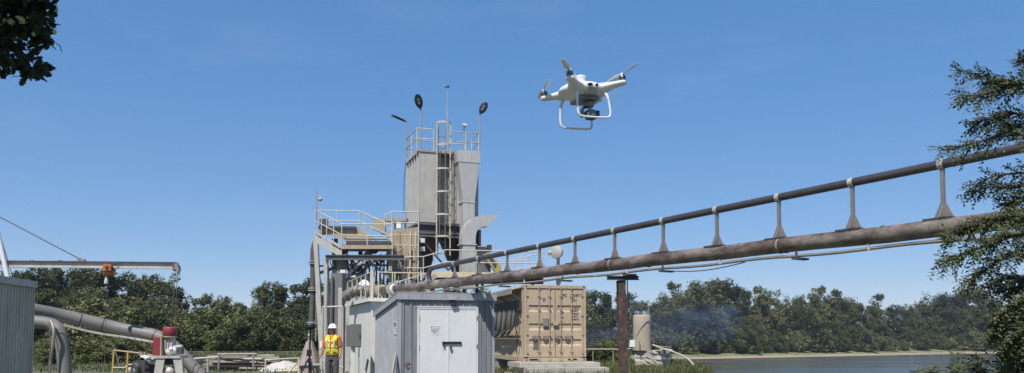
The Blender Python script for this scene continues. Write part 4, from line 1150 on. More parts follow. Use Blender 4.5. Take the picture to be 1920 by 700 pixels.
# dark post and drive unit to the right of the duct
a_, z1_ = TH(898.5, 431, -.1); _, z0_ = TH(898.5, 520, -.1)
MB().fbox(TW, a_ - .09, a_ + .09, -.15, .05, z0_, z1_).solo('dark_post', m_dark, 'dark square post right of the elbow duct', 'post')
dv = thing('drive_unit', 'grey drive unit with a yellow belt guard right of the duct', 'motor', TW.pt(915, 512, -1.6))
def tb(px0, px1, py0, py1, b0, b1, mat, nm, par):
    a0_, z1_ = TH(px0, py0, b0); a1_, z0_ = TH(px1, py1, b0)
    return MB().fbox(TW, a0_, a1_, b0, b1, z0_, z1_).build(nm, mat, par)
tb(893, 914, 464, 482, -1.5, -1.0, m_dark, 'motor_block', dv)
tb(893.5, 913, 461.5, 464, -1.52, -.98, m_steel, 'top_plate', dv)
tb(916, 922, 459, 472, -1.5, -1.2, m_dark, 'terminal_box', dv)
tb(897, 920, 482, 513, -1.45, -1.0, m_box, 'pedestal', dv)
pr = [TW.pt(x_, y_, -1.75) for x_, y_ in ((905, 478), (917, 473), (939, 498), (939, 512), (930, 512))]
MB().prism(pr, TW.v * .12).build('belt_guard', m_tanpl, dv)
pr = [TW.pt(x_, y_, -1.76) for x_, y_ in ((914, 480), (918, 478), (932, 496), (928, 502))]
MB().prism(pr, -TW.v * .02).build('guard_opening', m_dark, dv)
pr = [TW.pt(x_, y_, -1.77) for x_, y_ in ((931, 497), (939.5, 497), (939.5, 512.5), (930, 512.5))]
MB().prism(pr, -TW.v * .03).build('guard_end', m_yellow, dv)
m_dish = M('dish_grey', (.33, .31, .275), .6, 0, .08)
# antenna dish on a post
dq = P(1041, 474, 33)
ds = thing('dish_antenna', 'white round dish antenna on a grey post above the container', 'antenna', V((P(1047, 500, 33).x, 33.1, 3)))
MB().lathe(dq + V((.12, 0, 0)), (-.55, -.83, .05), [(.0, -.02), (.24, .0), (.27, .08), (.28, .15), (.26, .17), (.0, .18)], 22).build('dish', m_dish, ds)
MB().lathe(dq + V((-.22, .05, 0)), (-.9, -.4, 0), [(.10, -.1), (.11, .0), (.09, .06), (.04, .08)], 12).build('feed_cover', m_dish, ds)
MB().bar(V((P(1047, 500, 33).x, 33.15, 0)), V((P(1047, 500, 33).x, 33.15, dq.z + .05)), .13, .13).build('post', m_steel, ds)
MB().fbox(FR(P(1047, 500, 33).x, 33.08, 0), -.1, .1, -.04, .0, P(1047, 532, 33).z, P(1047, 524, 33).z).build('bracket', m_dark, ds)

# ------------------------------------------------------------------ walkway in front of the tower
WK = FR(XA(836, 37.4), 37.4, 4)
def wp(px, py, b=0.0): return WK.pt(px, py, b)
wk = thing('walkway', 'steel walkway with cream railing in front of the dust collector', 'walkway', WK(0, 0, 0))
dz = WK.hit(860, 513)[1]
aW0 = WK.hit(805, 513)[0]; aW1 = WK.hit(1021, 513)[0]
MB().fbox(WK, aW0, aW1, .0, 1.1, dz - .05, dz).build('deck_plate', m_steel, wk)
MB().fbox(WK, aW0, aW1, -.06, -.002, dz - .20, dz + .06).build('edge_beam', m_yrail, wk)
MB().fbox(WK, aW0 + .02, aW1, .5, .6, dz - .45, dz - .052).build('support_beam', m_dark, wk)
for px_ in (812, 905, 1000):
    a_ = WK.hit(px_, 513)[0]
    MB().ibeam(WK(a_, .3, 0), WK(a_, .3, dz - .055), .14, .14, .02).build('leg', m_dark, wk)
tops = [wp(794, 481.6), wp(836, 468.8), wp(946, 471), wp(1021, 472.6)]
mids = [wp(794, 503), wp(836, 491), wp(905, 493), wp(1021, 494)]
for t_ in (tops, mids): MB().tube(t_, .027, 7).build('rail', m_rail, wk)
MB().tube([wp(758, 481.6), wp(794, 481.6)], .027, 7).build('rail', m_rail, wk)
MB().tube([wp(758, 503), wp(794, 503)], .027, 7).build('rail', m_rail, wk)
for px_, py_ in ((758, 481), (794, 481.6), (813, 476), (832, 470), (868, 469.5), (893, 470), (978, 471.7), (1017, 472.5)):
    q = wp(px_, py_); MB().tube([q, V((q.x, q.y, min(q.z - 1.0, dz)))], .027, 7).build('post', m_rail, wk)
for (x0_, y0_), (x1_, y1_) in (((962, 487), (1021, 474)), ((962, 507), (1021, 495)), ((933, 490), (986, 488))):
    MB().tube([wp(x0_, y0_, 1.1), wp(x1_, y1_, 1.1)], .024, 6).build('back_rail', m_rail, wk)
for px_, py_ in ((965, 487), (992, 481), (1010, 477)):
    q = wp(px_, py_, 1.1); MB().tube([q, V((q.x, q.y, dz))], .024, 6).build('back_post', m_rail, wk)
# stair flight left of the walkway, going down
st_ = thing('stair_flight', 'steel stair flight down from the walkway towards the hut', 'stairs', WK(aW0, 0, 0))
s0, s1 = wp(794, 508), wp(836, 514)
bt = V((s0.x - 1.8, s0.y - .2, HZ + .1))
for b_ in (0, .75):
    MB().bar(V((s0.x + .6, s0.y + b_, dz - .1)), bt + V((0, b_, 0)), .05, .22).build('stringer', m_steel, st_)
for i in range(9):
    p_ = V((s0.x + .6, s0.y, dz - .1)).lerp(bt, (i + .5) / 9)
    MB().fbox(FR(p_.x, p_.y, 0), -.13, .13, .03, .72, p_.z - .02, p_.z + .015).build('tread', m_steel, st_)

# ------------------------------------------------------------------ screening platform on the left of the tower
YA, YB = 36.0, 39.0
pA = lambda x, y: P(x, y, YA)
pB = lambda x, y: P(x, y, YB)
def rail_px(par, pts, f, r=.027, m=m_rail): MB().tube([f(*p) for p in pts], r, 7).build('rail', m, par)
def post_px(par, px, y0, y1, f, r=.027, m=m_rail):
    q = f(px, y0); q2 = f(px, y1); MB().tube([q, V((q.x, q.y, q2.z))], r, 7).build('post', m, par)
sp_ = thing('screening_platform', 'raised steel platform with sloping railings around the vibrating screen', 'platform', pA(680, 700))
# near side: sloping walk then level walk
def slab_px(par, nm, a, b, f, th, dep, mat):
    p, q = f(*a), f(*b); up = V((0, 0, th)); bk = V((0, dep, 0))
    MB().loft([[p, p + bk, p + bk - up, p - up], [q, q + bk, q + bk - up, q - up]]).build(nm, mat, par)
slab_px(sp_, 'sloping_walk', (590, 436), (640, 465), pA, .05, .9, m_steel)
slab_px(sp_, 'toe_board', (590, 432), (640, 461), lambda x, y: P(x, y, YA - .03), .14, .02, m_lsteel)
slab_px(sp_, 'sloping_beam', (590, 440.5), (640, 470), lambda x, y: P(x, y, YA - .03), .32, .16, m_lsteel)
slab_px(sp_, 'level_walk', (641, 461.5), (737, 461.5), pA, .05, 1.0, m_steel)
slab_px(sp_, 'edge_beam', (639, 460), (738, 460), lambda x, y: P(x, y, YA - .05), .17, .05, m_tanpl)
rail_px(sp_, [(591, 394.5), (641, 420.5), (736, 421)], pA); rail_px(sp_, [(591, 414.5), (641, 441), (736, 443.5)], pA)
for px_, y0_, y1_ in ((591, 394.5, 437), (603, 401, 443), (613, 406, 448), (626, 413, 456), (641, 420.5, 478), (736, 421, 480), (689, 421, 461)):
    post_px(sp_, px_, y0_, y1_, pA)
# far side
slab_px(sp_, 'back_walk', (592, 434), (676, 434), pB, .06, .9, m_steel)
slab_px(sp_, 'back_walk', (676, 434), (700, 446), pB, .06, .9, m_steel)
rail_px(sp_, [(591, 394.5), (674, 396), (697, 406.5), (736, 421.5)], pB); rail_px(sp_, [(612, 414), (674, 414), (698, 428), (736, 443)], pB)
for px_, y0_, y1_ in ((674, 396, 434), (686, 401, 440), (697, 406, 446), (632, 395, 434)):
    post_px(sp_, px_, y0_, y1_, pB)
MB().tube([pA(591, 394.5), pB(591, 394.5)], .027, 7).build('rail', m_rail, sp_)
# columns, main beam, braces
def col_px(par, nm, px0, py0, px1, f, w, m, foot=0.0):
    q = f(px0, py0); q2 = f(px1, 700); MB().ibeam(V((q2.x, q2.y, foot)), q, w, w, .02).build(nm, m, par)
q = P(592, 448, YA + .5)
MB().bar(V((P(605, 700, YA + .5).x, YA + .5, 0)), q, .20, .20, up=(0, 1, 0)).build('column', m_lsteel, sp_)
MB().bar(V((P(611, 700, YA).x, YA, 0)), pA(611, 480), .16, .16, up=(0, 1, 0)).build('column', m_lsteel, sp_)
MB().bar(V((P(618, 700, YA).x, YA + .4, 0)), P(614, 486, YA + .4), .10, .10, up=(0, 1, 0)).build('column', m_lsteel, sp_)
MB().bar(V((P(637, 700, YA + .6).x, YA + .6, 0)), P(637, 470, YA + .6), .22, .22, up=(0, 1, 0)).build('column', m_steel, sp_)
MB().bar(V((P(628, 700, YB).x, YB, 0)), pB(628, 448), .24, .24, up=(0, 1, 0)).build('column', m_dark, sp_)
MB().bar(V((P(756, 700, YA).x, YA, 0)), pA(756, 489), .10, .10, up=(0, 1, 0)).build('column', m_dark, sp_)
MB().bar(V((P(732, 700, YA + .5).x, YA + .5, 0)), P(732, 468, YA + .5), .16, .16, up=(0, 1, 0)).build('column', m_steel, sp_)
MB().bar(V((P(676, 700, YB).x, YB, 0)), pB(676, 440), .18, .18, up=(0, 1, 0)).build('column', m_dark, sp_)
MB().ibeam(pA(611.5, 483.6) + V((0, -.1, 0)), pA(758.5, 483.6) + V((0, -.1, 0)), .18, .23, .03).build('main_beam', m_beam, sp_)
MB().ibeam(P(600, 512, YA + .5), P(640, 498, YA + .6), .12, .14, .02).build('brace', m_beam, sp_)
for (x0_, y0_, x1_, y1_, Y_, m__) in ((649, 518, 679, 491, YA + .3, m_lsteel), (692, 490, 742, 532, YA + .7, m_steel), (643, 488, 662, 506, YA + .9, m_steel), (700, 492, 716, 478, YA + 1, m_steel), (716, 492, 700, 480, YA + 1, m_dark)):
    MB().bar(P(x0_, y0_, Y_), P(x1_, y1_, Y_), .10, .12).build('brace', m__, sp_)
for px_, Y_ in ((693, 37), (706, 37.3), (713, 37.5), (720, 37.6), (660, 37.6), (727, 37.4)):
    q = P(px_, 488, Y_); MB().tube([V((q.x, q.y, 1.5)), q], .04, 6).build('service_pipe', m_dark if px_ != 693 else m_steel, sp_)
MB().fbox(FR(P(642, 510, YA - .2).x, YA - .2, 0), -.10, .14, -.05, .05, P(642, 513, YA).z, P(642, 507, YA).z).build('junction_box', m_sign, sp_)
# vibrating screen
vs_ = thing('vibrating_screen', 'tan and dark inclined vibrating screen on the platform', 'screen', P(650, 470, 37.2))
side_poly = [(597, 424), (671, 425), (694, 446), (694, 452), (648, 452), (600, 432)]
MB().prism([P(x, y, 37.1) for x, y in side_poly], V((0, .06, 0))).build('side_plate', m_tanpl, vs_)
MB().prism([P(x, y, 38.7) for x, y in side_poly], V((0, .06, 0))).build('side_plate', m_tanpl, vs_)
pr = [P(598, 427, 37.17), P(692, 449, 37.17)]
MB().loft([[pr[0], pr[0] + V((0, 1.5, 0)), pr[0] + V((0, 1.5, -.1)), pr[0] + V((0, 0, -.1))], [pr[1], pr[1] + V((0, 1.5, 0)), pr[1] + V((0, 1.5, -.1)), pr[1] + V((0, 0, -.1))]]).build('screen_deck', m_dark, vs_)
MB().bar(P(597, 426, 37.0), P(668, 427, 37.0), .10, .10).build('top_bar', m_dark, vs_)
MB().fbox(FR(P(645, 455, 36.6).x, 36.6, 0), 0, 2.05, .45, 2.2, P(645, 461, 36.6).z, P(645, 450, 36.6).z).build('under_frame', m_dark, vs_)
MB().bar(P(645, 448, 36.45), P(727, 448.5, 36.45), .08, .09).build('trim_bar', m_rail, vs_)
MB().fbox(FR(P(608, 420, 37).x, 37, 0), -.2, .12, -.1, .3, P(608, 424, 37).z, P(608, 411, 37).z).build('motor', m_dark, vs_)
for px_ in (643, 700): 
    q = P(px_, 467, 36.5); MB().lathe(q, (0, 1, 0), [(.16, 0), (.22, .02), (.22, .2), (.16, .22)], 14).build('vibrator_housing', m_dark, vs_)
MB().loft([[P(655, 466, 36.6), P(725, 466, 36.6), P(725, 466, 38.4), P(655, 466, 38.4)], [P(672, 488, 37.2), P(704, 488, 37.2), P(704, 488, 37.9), P(672, 488, 37.9)]]).build('underflow_hopper', m_dark, vs_) if False else None
# chute and tank panels at the right of the platform
tk = thing('stained_tank', 'tan rust streaked plate tank between platform and tower', 'tank', P(760, 520, 38.6))
KT = FR(XA(727, 38.6), 38.6, 10)
k0, kz1 = KT.hit(727, 434); k1, kz0 = KT.hit(783, 524)
kt = KT.hit(752, 430)[1]
MB().loft([[KT(k0, 0, kz0), KT(k1, 0, kz0), KT(k1, .9, kz0), KT(k0, .9, kz0)], [KT(k0, 0, kz1), KT(k1, 0, kz1 + .25), KT(k1, .9, kz1 + .25), KT(k0, .9, kz1)]]).build('shell', m_tanpl, tk)
for px_ in (733, 748, 769, 779):
    a_, _ = KT.hit(px_, 480); MB().fbox(KT, a_ - .035, a_ + .035, -.06, -.002, kz0, kz1).build('stiffener', m_yrail if px_ % 2 else m_tanpl, tk)
for a_ in (k0 + .1, k1 - .1): MB().bar(KT(a_, .4, 0), KT(a_, .4, kz0), .14, .14).build('leg', m_dark, tk)
# stair tower rails in front of the tank
sr = thing('stair_railing', 'cream multi level stair railing before the tan tank', 'railing', P(760, 520, 37.4))
pC = lambda x, y: P(x, y, 37.4)
rail_px(sr, [(720, 404.5), (735, 397), (785, 397.5)], pC); rail_px(sr, [(722, 424), (735, 417.5), (785, 418.5)], pC)
for y_ in (440, 460, 481, 503): rail_px(sr, [(735, y_), (785, y_ + .5)], pC, .022)
post_px(sr, 735, 397, 530, pC, .032); post_px(sr, 785, 397, 530, pC, .032); post_px(sr, 760, 440, 520, pC, .02); post_px(sr, 721, 404, 432, pC)
rail_px(sr, [(748, 470), (768, 455)], pC, .02); rail_px(sr, [(699, 408), (735, 424)], pC, .03); rail_px(sr, [(699, 428), (735, 443)], pC, .03)
ch = thing('chute_frame', 'small dark framed chute behind the stair railing', 'chute', P(735, 440, 39))
q0_, q1_ = P(716, 408, 39), P(762, 415, 39)
MB().abox(q0_.x, q1_.x, 39, 39.8, q1_.z, q0_.z).build('top_box', m_steel, ch)
for px_ in (718, 741, 760): 
    q = P(px_, 415, 39.3); MB().bar(V((q.x, q.y, P(px_, 440, 39.3).z)), q, .1, .1).build('leg', m_lsteel, ch)
MB().abox(P(743, 415, 39).x, P(752, 415, 39).x, 39.0, 39.3, P(743, 428, 39).z, P(743, 416, 39).z).build('light_box', m_sign, ch)
MB().prism([P(702, 410, 38.8), P(722, 412, 38.8), P(722, 440, 38.8), P(700, 430, 38.8)], V((0, .3, 0))).build('side_chute', m_tanpl, ch)
# camera pole at the platform's top corner
cp = P(594, 396, YA)
cpl = thing('camera_pole', 'thin pole with a dome camera at the platform corner', 'camera', cp)
MB().tube([cp + V((0, 0, -.5)), P(594, 357, YA)], .028, 7).build('pole', m_steel, cpl)
MB().tube([P(594, 369, YA), P(599, 368, YA), P(600.5, 371, YA)], .022, 6).build('arm', m_lsteel, cpl)
MB().lathe(P(600.5, 377.5, YA), (0, 0, 1), [(.0, -.02), (.08, .02), (.10, .08), (.10, .12), (.04, .16)], 12).build('dome', m_lsteel, cpl)
# slurry riser
rs = thing('slurry_riser', 'vertical dark grey slurry pipe rising to the platform', 'pipe', P(583, 700, 36.9))
pth = [P(582, 640, 36.9), P(584, 605, 36.9), P(586.5, 545, 36.9), P(587, 495, 36.9)] + smooth_path([P(587, 488, 36.9), P(587.5, 470, 36.9), P(592, 452, 36.9), P(600, 440, 37.1)], 5)
pth = [V((pth[0].x, pth[0].y, 0))] + pth
MB().tube(pth, .13, 16).build('pipe', m_riser, rs)
for x_, y_ in ((584, 607), (586.5, 543), (587, 493)):
    c = P(x_, y_, 36.9)
    for d_ in (-.05, .05): MB().lathe(c + V((0, 0, d_ - .02)), (0, 0, 1), [(.22, 0), (.22, .04)], 18).build('flange', m_lsteel if y_ > 500 else m_steel, rs)
MB().tube([P(592.5, 470, 36.8), P(593, 560, 36.8), P(592, 640, 36.8)], .02, 6).build('side_line', m_lsteel, rs)
MB().bar(P(588, 499, 36.9), P(606, 499, 36.6), .08, .08).build('stay', m_dark, rs)
# lower guard between the columns near the person
lg = thing('steel_guard', 'light steel guard frame behind the person', 'frame', P(630, 700, 26))
for px_ in (605, 612, 643):
    q = P(px_, 576 if px_ != 612 else 520, 26); MB().tube([V((q.x, q.y, 0)), q], .045 if px_ == 612 else .03, 7).build('post', m_lsteel, lg)
MB().tube([P(605, 576, 26), P(643, 575, 26)], .03, 7).build('rail', m_lsteel, lg)
MB().tube([P(605, 676, 26), P(643, 690, 26)], .03, 7).build('rail', m_lsteel, lg)
MB().abox(P(601, 650, 26).x, P(605, 650, 26).x, 25.9, 26.05, P(601, 652, 26).z, P(601, 640, 26).z).build('switch_box', m_sign, lg)
# grey cabinet column behind the person
cbn = P(630, 600, 30)
cab = thing('grey_column_casing', 'tall brownish grey steel casing behind the person', 'casing', V((cbn.x, 30, 0)))
bevel(MB().abox(P(619, 600, 30).x, P(641, 600, 30).x, 30, 30.5, 0, P(630, 512, 30).z).build('casing', m_box, cab), .02)
MB().abox(P(634, 600, 29.9).x, P(641, 600, 29.9).x, 29.85, 29.99, 0, P(630, 540, 29.9).z).build('cable_tray', m_lsteel, cab)
MB().abox(P(621, 600, 29.9).x, P(624, 600, 29.9).x, 29.9, 29.99, 0, P(630, 520, 29.9).z).build('cable_tray', m_dark, cab)
# machinery mass behind: pipes and a drum between the columns
mc = thing('slurry_sump', 'grey round sump drum among the platform columns', 'tank', P(668, 560, 37.5))
q = P(672, 532, 37.3)
MB().lathe((q.x, q.y, .0), (0, 0, 1), [(.62, 0), (.62, q.z + .2), (.66, q.z + .22), (.66, q.z + .3), (.5, q.z + .45)], 20).build('drum', m_lsteel, mc)
MB().lathe(P(655, 505, 37), (1, .2, -.2), [(.12, 0), (.2, .1), (.2, .5), (.12, .6)], 14).build('pump_head', m_dark, mc)
MB().tube(smooth_path([P(648, 470, 37.4), P(650, 495, 37.2), P(662, 510, 37.2), P(668, 525, 37.3)], 5), .11, 10).build('feed_pipe', m_dark, mc)
MB().tube(smooth_path([P(690, 470, 37.6), P(688, 495, 37.4), P(682, 510, 37.3), P(676, 528, 37.3)], 5), .10, 10).build('feed_pipe', m_steel, mc)

# hanging cable beside the tower, lattice and service lines under the platform
MB().tube([TW(-.12, TD, TZ1), P(757.5, 340, 42.2), P(757, 400, 42)], .018, 5).solo('drop_cable', m_rubber, 'thin dark cable hanging down the left side of the tower', 'cable')
lt = thing('truss_frame', 'dark steel lattice truss under the screening platform', 'truss', P(690, 520, 38))
for (x0_, y0_, x1_, y1_) in ((644, 470, 730, 470), (644, 496, 730, 498), (644, 470, 668, 497), (668, 497, 690, 470), (690, 470, 712, 498), (712, 498, 730, 470)):
    MB().bar(P(x0_, y0_, 38.2), P(x1_, y1_, 38.2), .09, .09).build('truss_bar', m_beam if y0_ != y1_ else m_steel, lt)
for px_ in (646, 728): MB().bar(V((P(px_, 500, 38.2).x, 38.2, 0)), P(px_, 470, 38.2), .14, .14, up=(0, 1, 0)).build('leg', m_steel, lt)
sv = thing('service_lines', 'bundle of pale and dark service hoses draped under the platform', 'hoses', P(660, 520, 36.3))
rgs = random.Random(14)
for i in range(9):
    xa = 622 + i * 11 + rgs.uniform(-4, 4)
    p0, p1_ = P(xa, 489 + rgs.uniform(-3, 3), 36.1), P(xa + rgs.uniform(12, 34), 505 + rgs.uniform(-8, 30), 36.6)
    mid = p0.lerp(p1_, .5) - V((0, 0, rgs.uniform(.2, .7)))
    MB().tube(smooth_path([p0, mid, p1_], 5), rgs.uniform(.015, .035), 6).build('hose', [m_rubber, m_conduit, m_hose][i % 3], sv)
for i in range(7):
    xa = 741 + i * 6 + rgs.uniform(-2, 2)
    MB().tube([P(xa, 488 + rgs.uniform(-30, 0), 37.9), P(xa + rgs.uniform(-3, 3), 540, 37.9)], rgs.uniform(.018, .04), 6).build('hose', [m_conduit, m_steel, m_rubber][i % 3], sv)
pu = thing('transfer_pump', 'grey pump with pale motor among the columns below the platform', 'pump', P(668, 560, 35.4))
MB().lathe(P(655, 548, 35.4), (1, 0, .05), [(.12, 0), (.2, .04), (.2, .3), (.14, .34), (.14, .75), (.1, .8)], 16).build('motor', m_lsteel, pu)
MB().lathe(P(694, 548, 35.5), (0, -1, 0), [(.1, 0), (.32, .04), (.32, .22), (.1, .26)], 18).build('volute', m_gpipe, pu)
MB().abox(P(650, 560, 35.4).x, P(700, 560, 35.4).x, 35.2, 35.8, 0, P(650, 556, 35.4).z).build('plinth', m_conc, pu)
# ------------------------------------------------------------------ ribbed building at the left edge
qa, qb = P(-90, 518, 11.3), P(62, 529.5, 14.0)
yaw = math.degrees(math.atan2(qb.y - qa.y, qb.x - qa.x))
LB = FR(qa.x, qa.y, yaw); LBL = (qb - qa).xy.length
LZ = 2.48
lb = thing('ribbed_building', 'grey ribbed metal building cut by the left picture edge', 'building', LB(LBL / 2, 1, 0))
pp = 0.0; npn = 3
for i in range(npn):
    a0_, a1_ = LBL * i / npn, LBL * (i + 1) / npn - .012
    rib_panel(LB, a0_, a1_, 0.0, LZ - .05, .115, .022, .022).build('wall_panel', m_clad2, lb)
MB().fbox(LB, -.02, LBL + .03, -.045, 2.4, LZ - .045, LZ + .02).build('roof', m_clad2, lb)
MB().fbox(LB, -.02, LBL + .035, -.06, -.046, LZ - .09, LZ + .025).build('roof_trim', m_lsteel, lb)
MB().fbox(LB, LBL - .01, LBL + .03, -.03, .05, 0, LZ - .092).build('corner_trim', m_clad2, lb)
MB().fbox(LB, LBL - .006, LBL + .012, .052, 2.38, 0, LZ - .05).build('end_wall', m_clad2, lb)
# ------------------------------------------------------------------ jib crane
JY = 22.0
jc = thing('jib_crane', 'long jib crane beam guyed from a white leaning mast at the left', 'crane', P(-20, 700, JY))
j0, j1 = P(-30, 495.5, JY), P(331, 499, JY)
MB().ibeam(j0, j1, .11, .17, .018).build('jib_beam', m_lsteel, jc)
MB().bar(j0 + V((0, 0, .092)), j1 + V((0, 0, .092)), .14, .022).build('top_flange', m_dark, jc)
mt = P(-28, 395, JY)
MB().tube([V((P(20, 540, JY - .1).x, JY - .1, 0)), P(16, 525, JY - .1), P(-4, 440, JY - .05), P(-14, 395, JY)], .065, 10).build('mast_leg', m_white, jc)
MB().tube([V((P(-50, 540, JY).x, JY + .6, 0)), P(-14, 395, JY)], .065, 10).build('mast_leg', m_white, jc)
MB().tube([P(-14, 400, JY), P(150, 486, JY)], .016, 6).build('guy_cable', m_rope, jc)
MB().tube([P(-14, 395, JY), P(24, 520, JY + .15)], .010, 6).build('guy_cable', m_rope, jc)
MB().box(P(153, 488, JY), V((.10, 0, -.03)), V((0, .04, 0)), V((.01, 0, .045))).build('guy_anchor', m_conduit, jc)
MB().lathe(P(331, 503, JY) + V((0, -.05, 0)), (0, 1, 0), [(.05, 0), (.10, .01), (.075, .05), (.10, .09), (.05, .1)], 14).build('end_sheave', m_rust, jc)
MB().prism([P(326, 492, JY - .06), P(331, 492, JY - .06), P(336, 505, JY - .06), P(333, 514, JY - .06), P(329, 507, JY - .06)], V((0, .12, 0))).build('end_plate', m_bracket, jc)
MB().tube([P(329, 512, JY), P(320, 614, JY)], .010, 5).build('lift_rope', m_rope, jc)
MB().tube([P(332.5, 512, JY), P(328, 614, JY)], .008, 5).build('lift_rope', m_rope, jc)
for px_ in (60, 112): MB().abox(P(px_ - 3, 490, JY).x, P(px_ + 3, 490, JY).x, JY - .06, JY + .06, P(px_, 491, JY).z, P(px_, 488.5, JY).z).build('bolt_plate', m_bracket, jc)
ho = thing('chain_hoist', 'orange chain hoist with trailing rope under the jib beam', 'hoist', P(205, 520, JY))
bevel(MB().abox(P(197, 500, JY).x, P(213, 500, JY).x, JY - .14, JY - .07, P(205, 508, JY).z, P(205, 496, JY).z).build('trolley_plate', m_orange, ho), .01)
bevel(MB().abox(P(197, 500, JY).x, P(213, 500, JY).x, JY + .07, JY + .14, P(205, 508, JY).z, P(205, 496, JY).z).build('trolley_plate', m_orange, ho), .01)
MB().lathe(P(197, 511, JY), (1, 0, 0), [(.03, 0), (.09, .02), (.09, .22), (.03, .24)], 14).build('drum', m_orange, ho)
for px_ in (200.5, 209.5): MB().lathe(P(px_, 501, JY - .14), (0, -1, 0), [(.04, 0), (.04, .03), (.02, .04)], 10).build('trolley_wheel', m_dark, ho)
MB().lathe(P(199, 532, JY), (0, 0, 1), [(.055, 0), (.05, .1), (.025, .16), (.02, .2)], 10).build('hook_block', m_lsteel, ho)
MB().tube([P(200, 516, JY), P(199, 526, JY)], .012, 5).build('chain', m_rope, ho)
q = P(198, 690, JY)
MB().tube([P(201, 533, JY), P(199, 600, JY), V((P(195, 690, JY).x, JY, .1))], .008, 5).build('hand_rope', m_rope, ho)
ring_ = arc(P(216, 499, JY - .1), .09, 0, 6.28, 12, (1, 0, 0), (0, 0, 1)); MB().tube(ring_, .012, 5).build('cable_loop', m_rope, ho)

# ------------------------------------------------------------------ grey pipes, tray, hose
GY = 23.0
gp = thing('discharge_pipe', 'thick grey discharge pipe sloping down behind the red pump', 'pipe', P(250, 700, GY))
ctr = [(40, 574, 21.5), (62, 581.5, 21.7), (110, 591, 22.2), (165, 603, 22.6), (220, 615.5, 22.9), (265, 624, GY), (292, 630, GY), (312, 640, GY), (330, 655, GY), (352, 678, GY), (378, 706, GY)]
pth = smooth_path([P(*c) for c in ctr], 4)
MB().tube(pth, .185, 20).build('pipe', m_gpipe, gp)
for i in (11, 14, 24):
    d_ = (pth[i + 1] - pth[i - 1]).normalized(); MB().lathe(pth[i] - d_ * .02, d_, [(.192, 0), (.192, .03)], 20).build('band', m_dark, gp)
tr = thing('cable_tray', 'pale cable tray hung below the grey discharge pipe', 'tray', P(180, 630, 22.6))
tp = [P(60, 598, 21.6), P(120, 611, 22.1), P(180, 625, 22.5), P(240, 634, 22.8), P(293, 643, 22.9)]
tp = smooth_path(tp, 4)
MB().sweep(tp, [(-.09, -.02), (.09, -.02), (.09, .035), (.075, .035), (.075, -.005), (-.075, -.005), (-.075, .035), (-.09, .035)]).build('tray', m_lsteel, tr)
for i in range(1, len(tp) - 1, 2): MB().bar(tp[i] + V((0, -.08, .03)), tp[i] + V((0, -.12, -.05)), .03, .02).build('tie', m_dark, tr)
p2 = thing('elbow_pipe', 'grey pipe bending down to the ground beside the ribbed building', 'pipe', P(125, 700, 21.5))
pth = smooth_path([P(40, 601, 21.2), P(70, 604, 21.3), P(97, 609, 21.4), P(111, 622, 21.4), P(117, 650, 21.4), P(121, 690, 21.4), P(122, 720, 21.4)], 4)
MB().tube(pth, .17, 18).build('pipe', m_gpipe, p2)
MB().tube([P(117, 612, 21.2), P(105, 622, 21.2), P(102, 630, 21.3)], .012, 5).build('rope', m_conduit, p2)
pth = smooth_path([P(95, 602, 21.1), P(101, 620, 21.0), P(97, 660, 21.0), P(92, 702, 21.0)], 5)
MB().tube(pth, .04, 8).solo('hanging_hose', m_conduit, 'pale thin hose hanging before the bent grey pipe', 'hose')
MB().tube(smooth_path([P(92, 602, 21.1), P(94, 640, 20.95), P(90, 706, 20.9)], 4), .012, 5).solo('thin_cable', m_rope, 'thin dark cable hanging beside the pale hose', 'cable')

# ------------------------------------------------------------------ red pump
RY = 21.6
rp_ = thing('red_pump', 'pump with red motor cap and red guard on a pale steel stand', 'pump', P(320, 705, RY))
def ry(px0, px1, py0, py1, y0, y1): return MB().abox(P(px0, py0, RY).x, P(px1, py0, RY).x, RY + y0, RY + y1, P(px0, py1, RY).z, P(px0, py0, RY).z)
c = P(318.5, 630.5, RY)
MB().lathe(c, (0, 0, 1), [(.175, 0), (.185, .01), (.185, .22), (.17, .245), (.0, .25)], 22).build('motor_cap', m_red, rp_)
MB().lathe(c - V((0, 0, .03)), (0, 0, 1), [(.195, 0), (.195, .03)], 22).build('cap_rim', m_tanpl, rp_)
bevel(ry(292.5, 307, 633, 666.5, -.2, .2).build('belt_guard', m_red, rp_), .012)
ry(307.3, 309.5, 631, 667, -.21, .21).build('guard_edge', m_tanpl, rp_)
ry(309.8, 326, 632, 656, -.1, .15).build('motor_body', m_lsteel, rp_)
for px_ in (314, 319): ry(px_, px_ + 1.2, 634, 655, -.13, -.1).build('cooling_fin', m_steel, rp_)
MB().lathe(P(311, 659, RY), (1, 0, .12), [(.06, 0), (.11, .03), (.12, .12), (.10, .2), (.12, .24), (.05, .30)], 14).build('gearbox', m_white, rp_)
MB().lathe(P(321, 655, RY - .1), (0, -1, .4), [(.06, 0), (.05, .05), (.02, .06)], 10).build('gearbox_boss', m_white, rp_)
MB().bar(P(326, 650, RY), P(342, 648, RY), .10, .04).build('arm_plate', m_white, rp_)
ry(334, 342, 652, 664, -.05, .1).build('bearing_block', m_dark, rp_)
ry(291, 346, 667, 671.5, -.28, .28).build('stand_top', m_lsteel, rp_)
for x0_, x1_, x2_, x3_ in ((293, 309, 288, 303), (324, 341, 330, 344)):
    MB().prism([P(x0_, 671.8, RY - .25), P(x1_, 671.8, RY - .25), P(x3_ if x0_ < 300 else x3_ - 1, 704, RY - .25), P(x2_, 704, RY - .25)], V((0, .04, 0))).build('stand_leg', m_lsteel, rp_)
    MB().prism([P(x0_, 671.8, RY + .2), P(x1_, 671.8, RY + .2), P(x3_ if x0_ < 300 else x3_ - 1, 704, RY + .2), P(x2_, 704, RY + .2)], V((0, .04, 0))).build('stand_leg', m_lsteel, rp_)
for px_ in (343, 346.5): ry(px_, px_ + 2, 671.8, 715, -.2, -.14).build('stand_post', m_lsteel, rp_)
